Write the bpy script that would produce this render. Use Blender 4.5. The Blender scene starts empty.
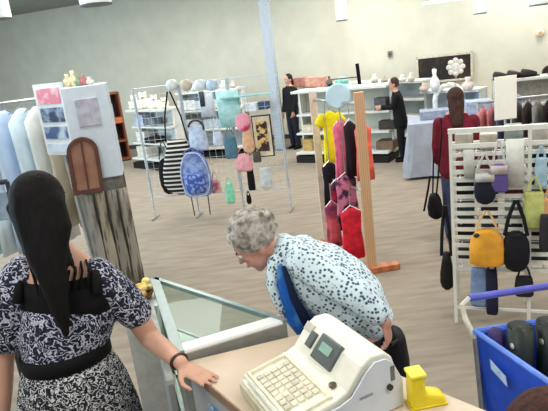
import bpy, math, random
from mathutils import Vector, Matrix
random.seed(7)
PI = math.pi
SC = bpy.context.scene
COL = SC.collection
V = Vector
# ------------------------------------------------------------------ camera
H = 2.05; FPX = 560.0; PIT = math.radians(15.75); ROL = math.radians(7)
R0 = V((1, 0, 0)); FW = V((0, math.cos(PIT), -math.sin(PIT))); U0 = V((0, math.sin(PIT), math.cos(PIT)))
RT = R0*math.cos(ROL) - U0*math.sin(ROL); UP = U0*math.cos(ROL) + R0*math.sin(ROL)
EYE = V((0, 0, H))
def ray(x, y): return FW + RT*((x-274)/FPX) - UP*((y-205.5)/FPX)
def gz(x, y, z=0.0):
    d = ray(x, y); return EYE + d*((z-H)/d.z)
def P(x, y, Y):
    d = ray(x, y); return EYE + d*(Y/d.y)
cam = bpy.data.cameras.new('camera'); co = bpy.data.objects.new('camera', cam); COL.objects.link(co)
cam.sensor_fit = 'HORIZONTAL'; cam.sensor_width = 36; cam.lens = 36*FPX/548; cam.clip_start = .05
m3 = Matrix((RT, UP, -FW)).transposed()
co.matrix_world = Matrix.Translation(EYE) @ m3.to_4x4()
SC.camera = co

# ------------------------------------------------------------------ materials
def lin(c):
    c /= 255.0
    return c/12.92 if c <= .04045 else ((c+.055)/1.055)**2.4
def rgb(c): return (lin(c[0]), lin(c[1]), lin(c[2]), 1)
MC = {}
def mat(c, rough=.6, metal=0, vary=.12, scale=18, c2=None, kind='noise', stretch=(1, 1, 1), bump=0, alpha=1, trans=0, c3=None, lo=.42, hi=.58, emit=0):
    key = (c, rough, metal, vary, scale, c2, kind, stretch, bump, alpha, trans, c3, lo, hi, emit)
    if key in MC: return MC[key]
    m = bpy.data.materials.new('material'); m.use_nodes = True; nt = m.node_tree; N = nt.nodes; L = nt.links
    b = N['Principled BSDF']; b.inputs['Roughness'].default_value = rough; b.inputs['Metallic'].default_value = metal
    if rough >= .6: b.inputs['Specular IOR Level'].default_value = .22
    if trans:
        b.inputs['Transmission Weight'].default_value = trans; b.inputs['IOR'].default_value = 1.1
    if alpha < 1: b.inputs['Alpha'].default_value = alpha
    tc = N.new('ShaderNodeTexCoord'); mp = N.new('ShaderNodeMapping'); mp.inputs['Scale'].default_value = stretch
    L.new(tc.outputs['Object'], mp.inputs['Vector'])
    rp = N.new('ShaderNodeValToRGB')
    if kind == 'noise':
        t = N.new('ShaderNodeTexNoise'); t.inputs['Scale'].default_value = scale; t.inputs['Detail'].default_value = 4; out = t.outputs['Fac']
    elif kind == 'voronoi':
        t = N.new('ShaderNodeTexVoronoi'); t.inputs['Scale'].default_value = scale; out = t.outputs['Distance']
    elif kind == 'wave':
        t = N.new('ShaderNodeTexWave'); t.inputs['Scale'].default_value = scale; t.inputs['Distortion'].default_value = 2.0; out = t.outputs['Fac']
    elif kind == 'stripe':
        t = N.new('ShaderNodeTexWave'); t.inputs['Scale'].default_value = scale; t.bands_direction = 'Z'; out = t.outputs['Fac']
    elif kind == 'swirl':
        n0 = N.new('ShaderNodeTexNoise'); n0.inputs['Scale'].default_value = scale*.5
        mx = N.new('ShaderNodeVectorMath'); mx.operation = 'MULTIPLY_ADD'
        mx.inputs[1].default_value = (.12, .12, .12)
        L.new(n0.outputs['Color'], mx.inputs[0]); L.new(mp.outputs[0], mx.inputs[2])
        t = N.new('ShaderNodeTexVoronoi'); t.inputs['Scale'].default_value = scale
        L.new(mx.outputs[0], t.inputs['Vector'])
        w = N.new('ShaderNodeMath'); w.operation = 'MULTIPLY'; w.inputs[1].default_value = 15.0
        L.new(t.outputs['Distance'], w.inputs[0])
        s = N.new('ShaderNodeMath'); s.operation = 'SINE'; L.new(w.outputs[0], s.inputs[0])
        a = N.new('ShaderNodeMath'); a.operation = 'MULTIPLY_ADD'; a.inputs[1].default_value = .5; a.inputs[2].default_value = .5
        L.new(s.outputs[0], a.inputs[0]); out = a.outputs[0]
    if kind != 'swirl': L.new(mp.outputs[0], t.inputs['Vector'])
    L.new(out, rp.inputs['Fac'])
    e = rp.color_ramp.elements
    if c2 is None:
        e[0].position = .3; e[1].position = .7
        e[0].color = rgb([max(0, k*(1-vary)) for k in c]); e[1].color = rgb([min(255, k*(1+vary*.5)) for k in c])
    else:
        e[0].position = lo; e[1].position = hi; e[0].color = rgb(c); e[1].color = rgb(c2)
        if c3:
            k = e.new(min(.99, hi+.18)); k.color = rgb(c3)
    L.new(rp.outputs['Color'], b.inputs['Base Color'])
    if emit:
        L.new(rp.outputs['Color'], b.inputs['Emission Color']); b.inputs['Emission Strength'].default_value = emit
    if bump:
        bn = N.new('ShaderNodeBump'); bn.inputs['Strength'].default_value = bump; bn.inputs['Distance'].default_value = .01
        L.new(out, bn.inputs['Height']); L.new(bn.outputs[0], b.inputs['Normal'])
    MC[key] = m; return m

# ------------------------------------------------------------------ mesh building
class MB:
    def __init__(s): s.v = []; s.f = []; s.mi = []; s.m = 0
    def face(s, idx): s.f.append(tuple(idx)); s.mi.append(s.m)
    def box(s, c, d, rot=None):
        c = V(c); b = len(s.v)
        for z in (-.5, .5):
            for x, y in ((-.5, -.5), (.5, -.5), (.5, .5), (-.5, .5)):
                p = V((x*d[0], y*d[1], z*d[2]))
                if rot is not None: p = rot @ p
                s.v.append(c+p)
        for q in ((3, 2, 1, 0), (4, 5, 6, 7), (0, 1, 5, 4), (1, 2, 6, 5), (2, 3, 7, 6), (3, 0, 4, 7)): s.face([b+k for k in q])
        return s
    def beam(s, p, q, w, h, up=(0, 0, 1)):
        p, q = V(p), V(q); t = (q-p).normalized(); sd = t.cross(V(up))
        if sd.length < 1e-4: sd = V((1, 0, 0))
        sd.normalize(); u = sd.cross(t); b = len(s.v)
        for o in (p, q):
            for x, y in ((-.5, -.5), (.5, -.5), (.5, .5), (-.5, .5)): s.v.append(o+sd*x*w+u*y*h)
        for k in ((0, 1, 2, 3), (7, 6, 5, 4), (1, 0, 4, 5), (2, 1, 5, 6), (3, 2, 6, 7), (0, 3, 7, 4)): s.face([b+i for i in k])
        return s
    def prism(s, poly, z0, z1):
        b = len(s.v); n = len(poly)
        for z in (z0, z1):
            for p in poly: s.v.append(V((p[0], p[1], z)))
        s.face([b+k for k in range(n)][::-1]); s.face([b+n+k for k in range(n)])
        for k in range(n): s.face([b+k, b+(k+1) % n, b+n+(k+1) % n, b+n+k])
        return s
    def extr(s, poly, o, ax, up, dv):          # poly in plane (ax, up) at o, pushed along dv
        b = len(s.v); n = len(poly); o = V(o); ax = V(ax); up = V(up); dv = V(dv)
        for e in (V((0, 0, 0)), dv):
            for p in poly: s.v.append(o+ax*p[0]+up*p[1]+e)
        s.face([b+k for k in range(n)][::-1]); s.face([b+n+k for k in range(n)])
        for k in range(n): s.face([b+k, b+(k+1) % n, b+n+(k+1) % n, b+n+k])
        return s
    def rings(s, R, cap=True):
        b = len(s.v); n = len(R[0])
        for r in R: s.v += [V(p) for p in r]
        for i in range(len(R)-1):
            for k in range(n):
                s.face([b+i*n+k, b+i*n+(k+1) % n, b+(i+1)*n+(k+1) % n, b+(i+1)*n+k])
        if cap:
            s.face([b+k for k in range(n)][::-1]); s.face([b+(len(R)-1)*n+k for k in range(n)])
        return s
    def spine(s, pts, side=(1, 0, 0), n=16, rnd=True, wave=0, wn=6, cap=True):   # pts: (centre, r_side, r_front)
        C = [V(p[0]) for p in pts]; R = []
        rr = [(p[1], p[2]) for p in pts]
        T = []
        for i in range(len(C)):
            a = C[max(0, i-1)]; c = C[min(len(C)-1, i+1)]; T.append((c-a).normalized())
        if rnd:
            for end in (0, 1):
                i = 0 if end == 0 else len(C)-1
                # inner index shifts are handled by building lists
            c0, c1 = C[0], C[-1]; r0, r1 = rr[0], rr[-1]; t0, t1 = T[0], T[-1]
            pre = [(c0 - t0*min(r0)*math.sin(a), (r0[0]*math.cos(a), r0[1]*math.cos(a)), t0) for a in (1.4, .95, .5)]
            post = [(c1 + t1*min(r1)*math.sin(a), (r1[0]*math.cos(a), r1[1]*math.cos(a)), t1) for a in (.5, .95, 1.4)]
            C = [q[0] for q in pre]+C+[q[0] for q in post]; rr = [q[1] for q in pre]+rr+[q[1] for q in post]; T = [q[2] for q in pre]+T+[q[2] for q in post]
        sd0 = V(side)
        for i in range(len(C)):
            t = T[i]; fr = t.cross(sd0)
            if fr.length < 1e-3: fr = t.cross(V((0, 1, .1)))
            fr.normalize(); sd = fr.cross(t).normalized(); ring = []
            for k in range(n):
                a = 2*PI*k/n; w = 1+wave*math.sin(wn*a+i*.7)*(i/len(C))
                ring.append(C[i]+sd*math.cos(a)*rr[i][0]*w+fr*math.sin(a)*rr[i][1]*w)
            R.append(ring)
        return s.rings(R, cap)
    def tube(s, pts, r, n=8, closed=False):
        rs = r if isinstance(r, (list, tuple)) else [r]*len(pts)
        pts = [V(p) for p in pts]
        if closed: pts = pts+[pts[0]]; rs = list(rs)+[rs[0]]
        R = []; ref = V((.13, .21, 1)).normalized()
        for i in range(len(pts)):
            t = (pts[min(len(pts)-1, i+1)]-pts[max(0, i-1)]).normalized()
            if abs(t.dot(ref)) > .95: ref = V((1, .2, .1)).normalized()
            a = t.cross(ref).normalized(); b = t.cross(a)
            R.append([pts[i]+a*math.cos(2*PI*k/n)*rs[i]+b*math.sin(2*PI*k/n)*rs[i] for k in range(n)])
        return s.rings(R, True)
    def lathe(s, c, prof, n=20, ax=None):
        c = V(c); M = ax or Matrix.Identity(3); R = []
        for r, z in prof: R.append([c+M @ V((r*math.cos(2*PI*k/n), r*math.sin(2*PI*k/n), z)) for k in range(n)])
        return s.rings(R, True)
    def ball(s, c, r, rot=None, n=16, mseg=10):
        c = V(c); r = r if isinstance(r, (list, tuple)) else (r, r, r); R = []
        for i in range(mseg+1):
            a = -PI/2+PI*(i+.02 if i == 0 else (i-.02 if i == mseg else i))/mseg
            ring = []
            for k in range(n):
                p = V((r[0]*math.cos(a)*math.cos(2*PI*k/n), r[1]*math.cos(a)*math.sin(2*PI*k/n), r[2]*math.sin(a)))
                if rot is not None: p = rot @ p
                ring.append(c+p)
            R.append(ring)
        return s.rings(R, True)
    def mesh(s, name, off=V((0, 0, 0))):
        me = bpy.data.meshes.new(name); me.from_pydata([v-off for v in s.v], [], s.f)
        for p, i in zip(me.polygons, s.mi): p.material_index = i
        me.validate(); me.update()
        return me
def fuse(mb, voxel, it=3, off=V((0, 0, 0)), fac=.5, name='m'):
    me = mb.mesh(name, off); o = bpy.data.objects.new('tmp', me); COL.objects.link(o)
    r = o.modifiers.new('r', 'REMESH'); r.mode = 'VOXEL'; r.voxel_size = voxel; r.use_smooth_shade = True
    if it:
        k = o.modifiers.new('s', 'SMOOTH'); k.factor = fac; k.iterations = it
    dg = bpy.context.evaluated_depsgraph_get(); out = bpy.data.meshes.new_from_object(o.evaluated_get(dg))
    bpy.data.objects.remove(o); return out
def tag(o, label=None, cat=None, group=None, kind=None):
    if label: o['label'] = label
    if cat: o['category'] = cat
    if group: o['group'] = group
    if kind: o['kind'] = kind
    return o
def empty(name, loc, label, cat, group=None, rz=0):
    o = bpy.data.objects.new(name, None); COL.objects.link(o); o.location = loc; o.rotation_euler = (0, 0, rz)
    o.empty_display_size = .1
    return tag(o, label, cat, group)
WLOC = {}
def put(name, mb, m, parent=None, smooth=False, bevel=0, world=True, fusev=0, it=3, loc=None, sub=0, wave=None):
    """world=True: vertices are in world space; they are shifted to the root's frame"""
    off = V((0, 0, 0))
    if world:
        r = parent
        while r is not None: off = off+r.location; r = r.parent
        if parent is None and loc is not None: off = V(loc)
    me = fuse(mb, fusev, it, off) if fusev else mb.mesh(name, off)
    if fusev: me.name = name
    ms = m if isinstance(m, list) else [m]
    me.materials.clear()
    for k in ms: me.materials.append(k)
    if fusev:
        for p in me.polygons: p.material_index = 0
    if smooth or fusev:
        for p in me.polygons: p.use_smooth = True
    o = bpy.data.objects.new(name, me); COL.objects.link(o)
    if parent is not None: o.parent = parent
    elif world: o.location = off
    elif loc is not None: o.location = loc
    if bevel:
        b = o.modifiers.new('b', 'BEVEL'); b.width = bevel; b.segments = 2; b.limit_method = 'ANGLE'
    if sub:
        q = o.modifiers.new('sub', 'SUBSURF'); q.levels = q.render_levels = sub
    return o
def copy_tree(o, parent=None):
    c = o.copy(); COL.objects.link(c); c.parent = parent
    for ch in [k for k in o.children]: copy_tree(ch, c)
    return c
def rz3(a): return Matrix.Rotation(a, 3, 'Z')

# ------------------------------------------------------------------ room
WD = V((1, -.35, 0)).normalized(); WN = V((-.35, -1, 0)).normalized()     # along the back wall, and its normal toward the shop
WO = V((0, 12.9, 0))
def wallp(s_, d, z): return WO+WD*s_+WN*d+V((0, 0, z))                   # s along the wall, d in front of it
WALLC = mat((214, 212, 196), .9, vary=.03, scale=3)
CZ = 3.55
m = MB(); m.prism([(-9, -3), (9.5, -3), (9.5, 15.3), (-9, 17)], -.05, 0)
fm = mat((141, 130, 116), .95, scale=3.2, c2=(160, 149, 134), stretch=(.9, 4.5, 1), lo=.32, hi=.68, bump=.25)
nt = fm.node_tree
tag(put('floor', m, fm, world=False), kind='structure')
m = MB(); m.prism([(-9, -3), (9.5, -3), (9.5, 15.3), (-9, 17)], CZ, CZ+.1)
tag(put('ceiling', m, mat((150, 155, 150), .9, vary=.05, scale=4), world=False), kind='structure')
m = MB(); a = wallp(-10, 0, 0); b = wallp(10.5, 0, 0); n_ = -WN*.15
m.prism([tuple(a)[:2], tuple(b)[:2], tuple(b+n_)[:2], tuple(a+n_)[:2]], 0, CZ)
tag(put('wall_back', m, WALLC, world=False), kind='structure')
m = MB(); a = wallp(-9.9, .0, 0); b = wallp(10.4, 0, 0); n_ = WN*.015
m.prism([tuple(a+n_)[:2], tuple(b+n_)[:2], tuple(b)[:2], tuple(a)[:2]], 0, .1)
tag(put('baseboard_back', m, mat((70, 66, 60), .6), world=False), kind='structure')
tag(put('wall_left', MB().box((-9.07, 6.9, CZ/2), (.15, 19.8, CZ)), mat((176, 196, 206), .9, vary=.03), world=False), kind='structure')
tag(put('wall_right', MB().box((9.57, 6, CZ/2), (.15, 18, CZ)), WALLC, world=False), kind='structure')

# common materials
WHITE = mat((232, 234, 230), .5, vary=.03); BLACK = mat((14, 13, 16), .8, vary=.3); CHROME = mat((190, 192, 195), .3, .8)
SHELFW = mat((218, 220, 214), .5, vary=.04); BACKP = mat((185, 192, 192), .6, vary=.05); KICK = mat((30, 28, 26), .6)
WIRE = mat((222, 226, 226), .4, vary=.02); WOOD = mat((196, 152, 112), .5, kind='wave', c2=(212, 172, 134), scale=3, stretch=(6, 6, .6), lo=.2, hi=.8)
SKIN = mat((206, 158, 134), .55, vary=.06, scale=8); SKIN2 = mat((208, 150, 132), .55, vary=.08, scale=10)

# column in front of the back shelves
cb = gz(281, 149); r = empty('column', cb, 'pale blue-grey square steel column rising from floor to ceiling', 'column')
put('shaft', MB().box(cb+V((0, 0, CZ/2)), (.185, .185, CZ), rz3(-.35)), mat((172, 182, 194), .45, vary=.04), r, bevel=.015)
put('base_plate', MB().box(cb+V((0, 0, .01)), (.30, .30, .02), rz3(-.35)), mat((120, 132, 150), .5), r)

# pendants
def pendant(p, rad, h, label, base_dark=True):
    r = empty('pendant_lamp', p, label, 'pendant lamp', 'cylinder pendants on the ceiling')
    put('lamp_shade', MB().lathe(p, [(rad*.96, 0), (rad, .02), (rad, h), (rad*.6, h+.03), (.01, h+.03)], 24), mat((228, 236, 234), .4, vary=.02, emit=.35), r, smooth=False, bevel=.004)
    put('trim_ring', MB().lathe(p-V((0, 0, .015)), [(rad*.86, 0), (rad*1.0, .0), (rad*1.0, .015), (rad*.86, .015)], 24), mat((96, 98, 96), .5), r)
    put('rod', MB().tube([p+V((0, 0, h+.02)), V((p.x, p.y, CZ))], .012), mat((90, 92, 92), .4), r)
    put('canopy', MB().lathe(V((p.x, p.y, CZ-.03)), [(.06, 0), (.06, .03)], 16), WHITE, r)
pendant(P(342, 20, 8.6), .085, .48, 'slim white cylinder pendant lamp hanging above the back gondola, middle of the ceiling')
pendant(P(480, 13, 8.6), .095, .40, 'white cylinder pendant lamp hanging above the framed dark picture')
pendant(P(3, 18, 7.0), .10, .42, 'white cylinder pendant lamp at the far left edge of the photo')
pendant(P(96, 4, 6.5), .17, .25, 'wide white drum pendant lamp above the arched mirror display')
pendant(P(541, 4, 6.8), .13, .3, 'white drum pendant lamp at the upper right corner')
# strip light near the right pendant
p = P(445, 1, 8.2)
r = empty('strip_light', p, 'long thin white strip light hanging just left of the right-hand pendant', 'strip light')
put('housing', MB().box(p, (.62, .10, .04), rz3(-.1)), mat((236, 236, 230), .4, emit=.5), r, bevel=.005)
for s_ in (-.25, .25):
    put('rod', MB().tube([p+V((s_, 0, .02)), p+V((s_, 0, 0))+V((0, 0, CZ-p.z))], .008), CHROME, r)

# wall odds
def wpix(x, y, d=.02):
    dd = ray(x, y); o = WO+WN*d; t = (o-EYE).dot(WN)/dd.dot(WN); return EYE+dd*t
WR = Matrix((WD, -WN, V((0, 0, 1)))).transposed()
p = wpix(390, 54, .03); r = empty('thermostat', p, 'small dark grey box on the back wall above the black-clad shopper', 'thermostat')
put('housing', MB().box(p, (.09, .04, .12), WR), mat((120, 118, 110), .5), r, bevel=.008)
put('dial', MB().box(p+WN*.022, (.05, .008, .05), WR), mat((60, 60, 58), .5), r)
p = wpix(540, 33, .02); r = empty('fire_alarm', p, 'small pale round alarm with an orange mark high on right back wall', 'alarm')
put('body', MB().lathe(p, [(.07, 0), (.07, .03), (.05, .045), (.005, .045)], 20, WR @ Matrix.Rotation(PI/2, 3, 'X')), mat((226, 214, 190), .5), r)
put('mark', MB().box(p+WN*.05, (.05, .01, .03), WR), mat((222, 150, 80), .5), r)
p = wpix(549, 72, .08); r = empty('wall_clock', p, 'dark round clock on the wall at the far right edge', 'clock')
put('case', MB().lathe(p, [(.005, 0), (.12, 0), (.13, .02), (.12, .05), (.11, .05), (.105, .04), (.005, .04)], 28, WR @ Matrix.Rotation(PI/2, 3, 'X')), mat((50, 28, 26), .4), r)
put('hand', MB().box(p+WN*.055+V((0, 0, .03)), (.01, .004, .06), WR), WHITE, r)

# ------------------------------------------------------------------ shelving
def gondola(p0, p1, depth, h, levels, label, mshelf=SHELFW, mback=BACKP, nback=(0, 0), top=True, kick=.12, name='store_shelf', cat='shelf', endpan=True, facing=-1):
    """p0,p1 floor points of the front edge (left to right)"""
    p0 = V((p0[0], p0[1], 0)); p1 = V((p1[0], p1[1], 0)); d = (p1-p0); L = d.length; d.normalize(); n = V((-d.y, d.x, 0))
    r = empty(name, (p0+p1)/2, label, cat)
    rot = Matrix((d, n, V((0, 0, 1)))).transposed(); c = (p0+p1)/2
    put('kick_plate', MB().box(c+n*(depth/2)+V((0, 0, kick/2)), (L, depth, kick), rot), KICK, r)
    put('back_panel', MB().box(c+n*(depth-.02)+V((0, 0, (h+kick)/2)), (L, .03, h-kick), rot), mback, r)
    k = 0
    nb = max(1, round(L/1.2))
    for z, dd in levels:
        put('shelf', MB().box(c+n*(depth-dd/2)+V((0, 0, z)), (L, dd, .035), rot), mshelf, r, bevel=.004)
    if top: put('top_shelf', MB().box(c+n*(depth/2+.02)+V((0, 0, h+.015)), (L+.02, depth*.9, .04), rot), mshelf, r, bevel=.004)
    for i in range(nb+1):
        q = p0+d*(L*i/nb); q = q+d*(.015 if i == 0 else (-.015 if i == nb else 0))
        if endpan and i in (0, nb): put('end_panel', MB().box(q+n*(depth-.12)+V((0, 0, h/2)), (.03, .24, h), rot), mshelf, r)
        else: put('upright', MB().box(q+n*(depth-.05)+V((0, 0, h/2)), (.04, .05, h), rot), mshelf, r)
    return r, p0, d, n

# long wall shelf behind everything
zt = 1.15
A = gz(238, 88, zt); B = gz(418, 83, zt)
gondola(A, B, .45, zt, [(.2, .45), (.55, .40), (.85, .38)], 'long low white wall shelving running behind the two shoppers', mback=mat((176, 190, 200), .6, vary=.12, scale=4))
A3 = gz(174, 95.5, 1.33); B3 = gz(236, 90, 1.33)
gondola(A3, B3, .42, 1.33, [(.2, .42), (.58, .40), (.97, .38)], 'tall white wall shelving behind the wire grid rack', mback=mat((186, 198, 206), .6, vary=.1, scale=4))
A2 = gz(419, 94, 1.05); B2 = gz(476, 92, 1.05)
gondola(A2, B2, .4, 1.05, [(.35, .40), (.7, .36)], 'short white wall shelf under the framed dark picture', mback=mat((176, 190, 206), .6, vary=.15, scale=4))
# mid gondola behind the garment rack
g1 = gz(297, 163); g2 = gz(389, 163)
_, gp, gd, gn = gondola(g1, g2, .55, 1.22, [(.17, .55), (.50, .45), (.82, .38)], 'white gondola shelf with black kick base behind the colourful garments', mback=mat((200, 200, 186), .6, vary=.08, scale=4))
# left bookcase
A = gz(116, 163); B = gz(131, 160)
d = (B-A).normalized(); A = B-d*.72
n = V((-d.y, d.x, 0))
r = empty('bookcase', (A+B)/2, 'reddish brown wooden bookcase against the wall beside the white tower', 'bookcase')
BR = mat((118, 62, 42), .5, kind='wave', c2=(150, 84, 56), scale=2, stretch=(8, 8, .5), lo=.2, hi=.8); BRD = mat((42, 26, 26), .6)
rot = Matrix((d, n, V((0, 0, 1)))).transposed(); c = (A+B)/2; hb = P(118, 92, c.y).z
for q in (A, B): put('side_panel', MB().box(q+n*.17+V((0, 0, hb/2)), (.03, .34, hb), rot), BR, r)
put('back_panel', MB().box(c+n*.33+V((0, 0, hb/2)), (.72, .02, hb), rot), mat((60, 40, 36), .6), r)
for k, z in enumerate((.05, hb*.30, hb*.60, hb-.02)):
    put('shelf', MB().box(c+n*.17+V((0, 0, z)), (.72, .34, .04 if k != 2 else .12), rot), BR if k != 2 else mat((196, 112, 70), .5), r)
def small(name, mb, m, label, cat, base, group=None, **k):
    o = put(name, mb, m, None, loc=base, **k); return tag(o, label, cat, group)
for z, cc, cw in ((.10, (48, 40, 44), 'lower'), (hb*.30+.02, (52, 50, 58), 'middle'), (hb*.60+.07, (170, 184, 204), 'upper')):
    q = c+n*.17+V((0, 0, z)); hh = .3 if z > .2 else .26
    small('storage_box', MB().box(q+V((0, 0, hh/2)), (.4, .24, hh), rot), mat(cc, .6), ('pale blue' if cw == 'upper' else 'dark')+' box on the %s level of the brown bookcase' % cw, 'box', q, bevel=.01)

# white shelf with fluffy things
A = gz(134, 168); B = gz(171, 172)
w_r, wp, wd, wn = gondola(A, B, .5, 1.14, [(.2, .5), (.5, .42), (.82, .38)], 'white display shelf topped with fluffy white toys', mback=mat((206, 206, 202), .6, vary=.1, scale=5))
L_ = (B-A).length
def plush(q, s, m, label):
    r = empty('plush_toy', q, label, 'plush toy')
    mb = MB(); mb.ball(q+V((0, 0, .45*s)), (.5*s, .4*s, .45*s)); mb.ball(q+V((0, -.1*s, 1.0*s)), (.34*s, .32*s, .3*s))
    for k in (-1, 1):
        mb.ball(q+V((k*.24*s, -.1*s, 1.28*s)), .12*s); mb.ball(q+V((k*.42*s, -.3*s, .2*s)), (.16*s, .26*s, .16*s)); mb.ball(q+V((k*.5*s, -.1*s, .6*s)), (.14*s, .14*s, .24*s))
    put('body', mb, m, r, fusev=.05*s if s > .1 else .01, it=2)
    put('muzzle', MB().ball(q+V((0, -.4*s, .95*s)), (.12*s, .1*s, .09*s)), mat((150, 140, 126), .8), r, smooth=True)
FLUF = mat((240, 234, 214), .9, vary=.08, scale=30, bump=.4)
for k, (t, s_, w) in enumerate(((.12, .20, 'leftmost'), (.38, .24, 'tallest, in the middle'), (.66, .19, 'right-hand'), (.9, .15, 'small rightmost'))):
    plush(wp+wd*(L_*t)+wn*.2+V((0, 0, 1.175)), s_, FLUF, 'fluffy cream plush toy on the white shelf, %s of the row' % w)
def boxitem(q, dim, rot, col, label, cat='box', name='storage_box'):
    return small(name, MB().box(q+V((0, 0, dim[2]/2)), dim, rot), mat(col, .6, vary=.15), label, cat, q, bevel=.008)
wr = Matrix((wd, wn, V((0, 0, 1)))).transposed()
boxitem(wp+wd*.2*1+wn*.28+V((0, 0, .84)), (.30, .2, .22), wr, (178, 190, 214), 'pale blue box under the white plush toys')
boxitem(wp+wd*.62+wn*.28+V((0, 0, .84)), (.22, .2, .15), wr, (120, 128, 136), 'grey box beside the pale blue box on the white shelf')
boxitem(wp+wd*.62+wn*.22+V((0, 0, .52)), (.34, .3, .1), wr, (36, 30, 30), 'flat black box sticking out of the white shelf')
boxitem(wp+wd*.2+wn*.28+V((0, 0, .52)), (.3, .25, .2), wr, (224, 222, 214), 'off-white carton on the middle of the white shelf')
boxitem(wp+wd*.28+wn*.22+V((0, 0, .22)), (.34, .3, .22), wr, (214, 208, 198), 'cream carton on the bottom of the white shelf')

# items on the long shelf / its top
def vase(q, h, rad, m, label, cat='vase', name='vase', group=None):
    o = put(name, MB().lathe(q, [(rad*.6, 0), (rad, h*.3), (rad*.9, h*.5), (rad*.35, h*.75), (rad*.45, h), (rad*.3, h), (rad*.25, h*.78), (rad*.2, h*.6)], 18), m, None, loc=q, smooth=True); return tag(o, label, cat, group)
def on(x, y, z, back=.15):      # a point on a surface of height z, seen at the pixel
    return gz(x, y, z)
zs = zt+.036
for x, col, lab, s_ in ((300, (214, 150, 136), 'salmon pink box on the long shelf beside the standing shopper', .26), (311, (222, 170, 150), 'peach box on the long shelf, middle of the pink boxes', .24), (321, (216, 156, 140), 'pink box on the long shelf nearest the small dark bottle', .18)):
    q = gz(x, 87.2, zs)+WN*-.1; boxitem(q, (s_, .2, .19), WR, col, lab)
q = gz(329, 87, zs)+WN*-.08; vase(q, .2, .06, mat((70, 56, 52), .4), 'small dark bottle on the long shelf right of the pink boxes', 'bottle', 'bottle')
for x, col, hh, lab in ((250, (232, 226, 210), .2, 'cream vase on the long shelf left of the column'), (262, (200, 206, 214), .16, 'pale grey vase on the long shelf close to the column'), (243, (120, 110, 104), .22, 'brown-grey vase on the left end of the long shelf'), (374, (222, 220, 210), .16, 'white vase on the long shelf between desk lamp and black-clad shopper'), (384, (180, 176, 160), .12, 'short beige vase left of the black-clad shopper'), (402, (226, 224, 214), .13, 'short white vase on the long shelf right of the black-clad shopper'), (411, (214, 208, 196), .16, 'cream vase at the right end of the long shelf')):
    q = gz(x, 87.2-(x-238)/180*5, zs)+WN*-.1; vase(q, hh, .07, mat(col, .4), lab)
# teal hat-like bowl on stand
q = gz(341, 86.5, zs)+WN*-.12
r = empty('sun_hat', q, 'pale turquoise hat on the long shelf above the round blue disc', 'hat')
put('crown', MB().lathe(q, [(.13, .03), (.12, .12), (.07, .17), (.005, .18)], 20), mat((150, 208, 196), .7), r, smooth=True)
put('brim', MB().lathe(q, [(.12, .02), (.19, .0), (.19, .012), (.12, .04)], 20), mat((160, 214, 202), .7), r, smooth=True)
# black desk lamp with a horizontal arm
q = gz(359, 87, zs)+WN*-.1
r = empty('desk_lamp', q, 'black desk lamp with a long thin arm on the long shelf', 'lamp')
put('base', MB().lathe(q, [(.1, 0), (.1, .02), (.02, .03)], 20), BLACK, r)
put('post', MB().tube([q+V((0, 0, .02)), q+V((-.02, 0, .40))], .035), BLACK, r)
put('arm', MB().tube([q+V((-.0, 0, .17)), q-WD*.55+V((0, 0, .17))], .013), mat((110, 104, 96), .5), r)
put('lamp_head', MB().lathe(q-WD*.55+V((0, 0, .10)), [(.07, 0), (.04, .06), (.015, .09)], 16), mat((90, 86, 80), .5), r)

# goods in the shelves behind the column area
for x, cc, hh, lab in ((184, (226, 228, 228), .18, 'white vase leftmost on the long shelf behind the grid rack'), (194, (206, 214, 222), .14, 'pale blue-grey vase on the long shelf, above the striped tote straps'), (204, (228, 222, 208), .2, 'cream vase on the long shelf behind the grid rack, taller one'), (214, (190, 206, 216), .15, 'light blue vase on the long shelf behind the turquoise towel'), (224, (232, 232, 230), .17, 'bright white vase on the long shelf behind the grid rack'), (233, (196, 186, 176), .13, 'short taupe vase on the long shelf behind the grid rack')):
    q = A3+(B3-A3)*((x-176)/62)+WN*-.16; q.z = 1.366; vase(q, hh, .085, mat(cc, .4), lab)
for x, z, dim, cc, lab in ((188, .87, (.4, .22, .2), (222, 226, 230), 'white carton on the upper level of long shelf, left end'), (206, .87, (.34, .22, .17), (196, 212, 226), 'pale blue carton on the upper level behind the grid rack'), (226, .87, (.4, .22, .18), (216, 220, 222), 'off-white carton on the upper level behind the turquoise towel'), (190, .57, (.36, .22, .2), (204, 206, 206), 'pale grey carton on the middle level of long shelf, left end'), (214, .57, (.4, .22, .18), (186, 200, 214), 'light blue carton on the middle level behind the grid rack'), (238, .57, (.34, .22, .2), (214, 210, 200), 'cream carton on the middle level behind the hanging picture')):
    q = A3+(B3-A3)*((x-178)/68); q.z = 1.0 if z > .7 else .6; boxitem(q+WN*-.2, dim, WR, cc, lab)
k = 0
for x, y, z, dim, col, lab in ((247, 112, .87, (.34, .2, .16), (206, 212, 220), 'pale box inside the long shelf behind the hanging picture frame'),
        (262, 110, .87, (.2, .2, .15), (60, 74, 104), 'dark navy box inside the long shelf beside the column'),):
    q = gz(x, y, z); boxitem(q+WN*-.15, dim, WR, col, lab)
grot = Matrix((gd, gn, V((0, 0, 1)))).transposed()
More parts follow.
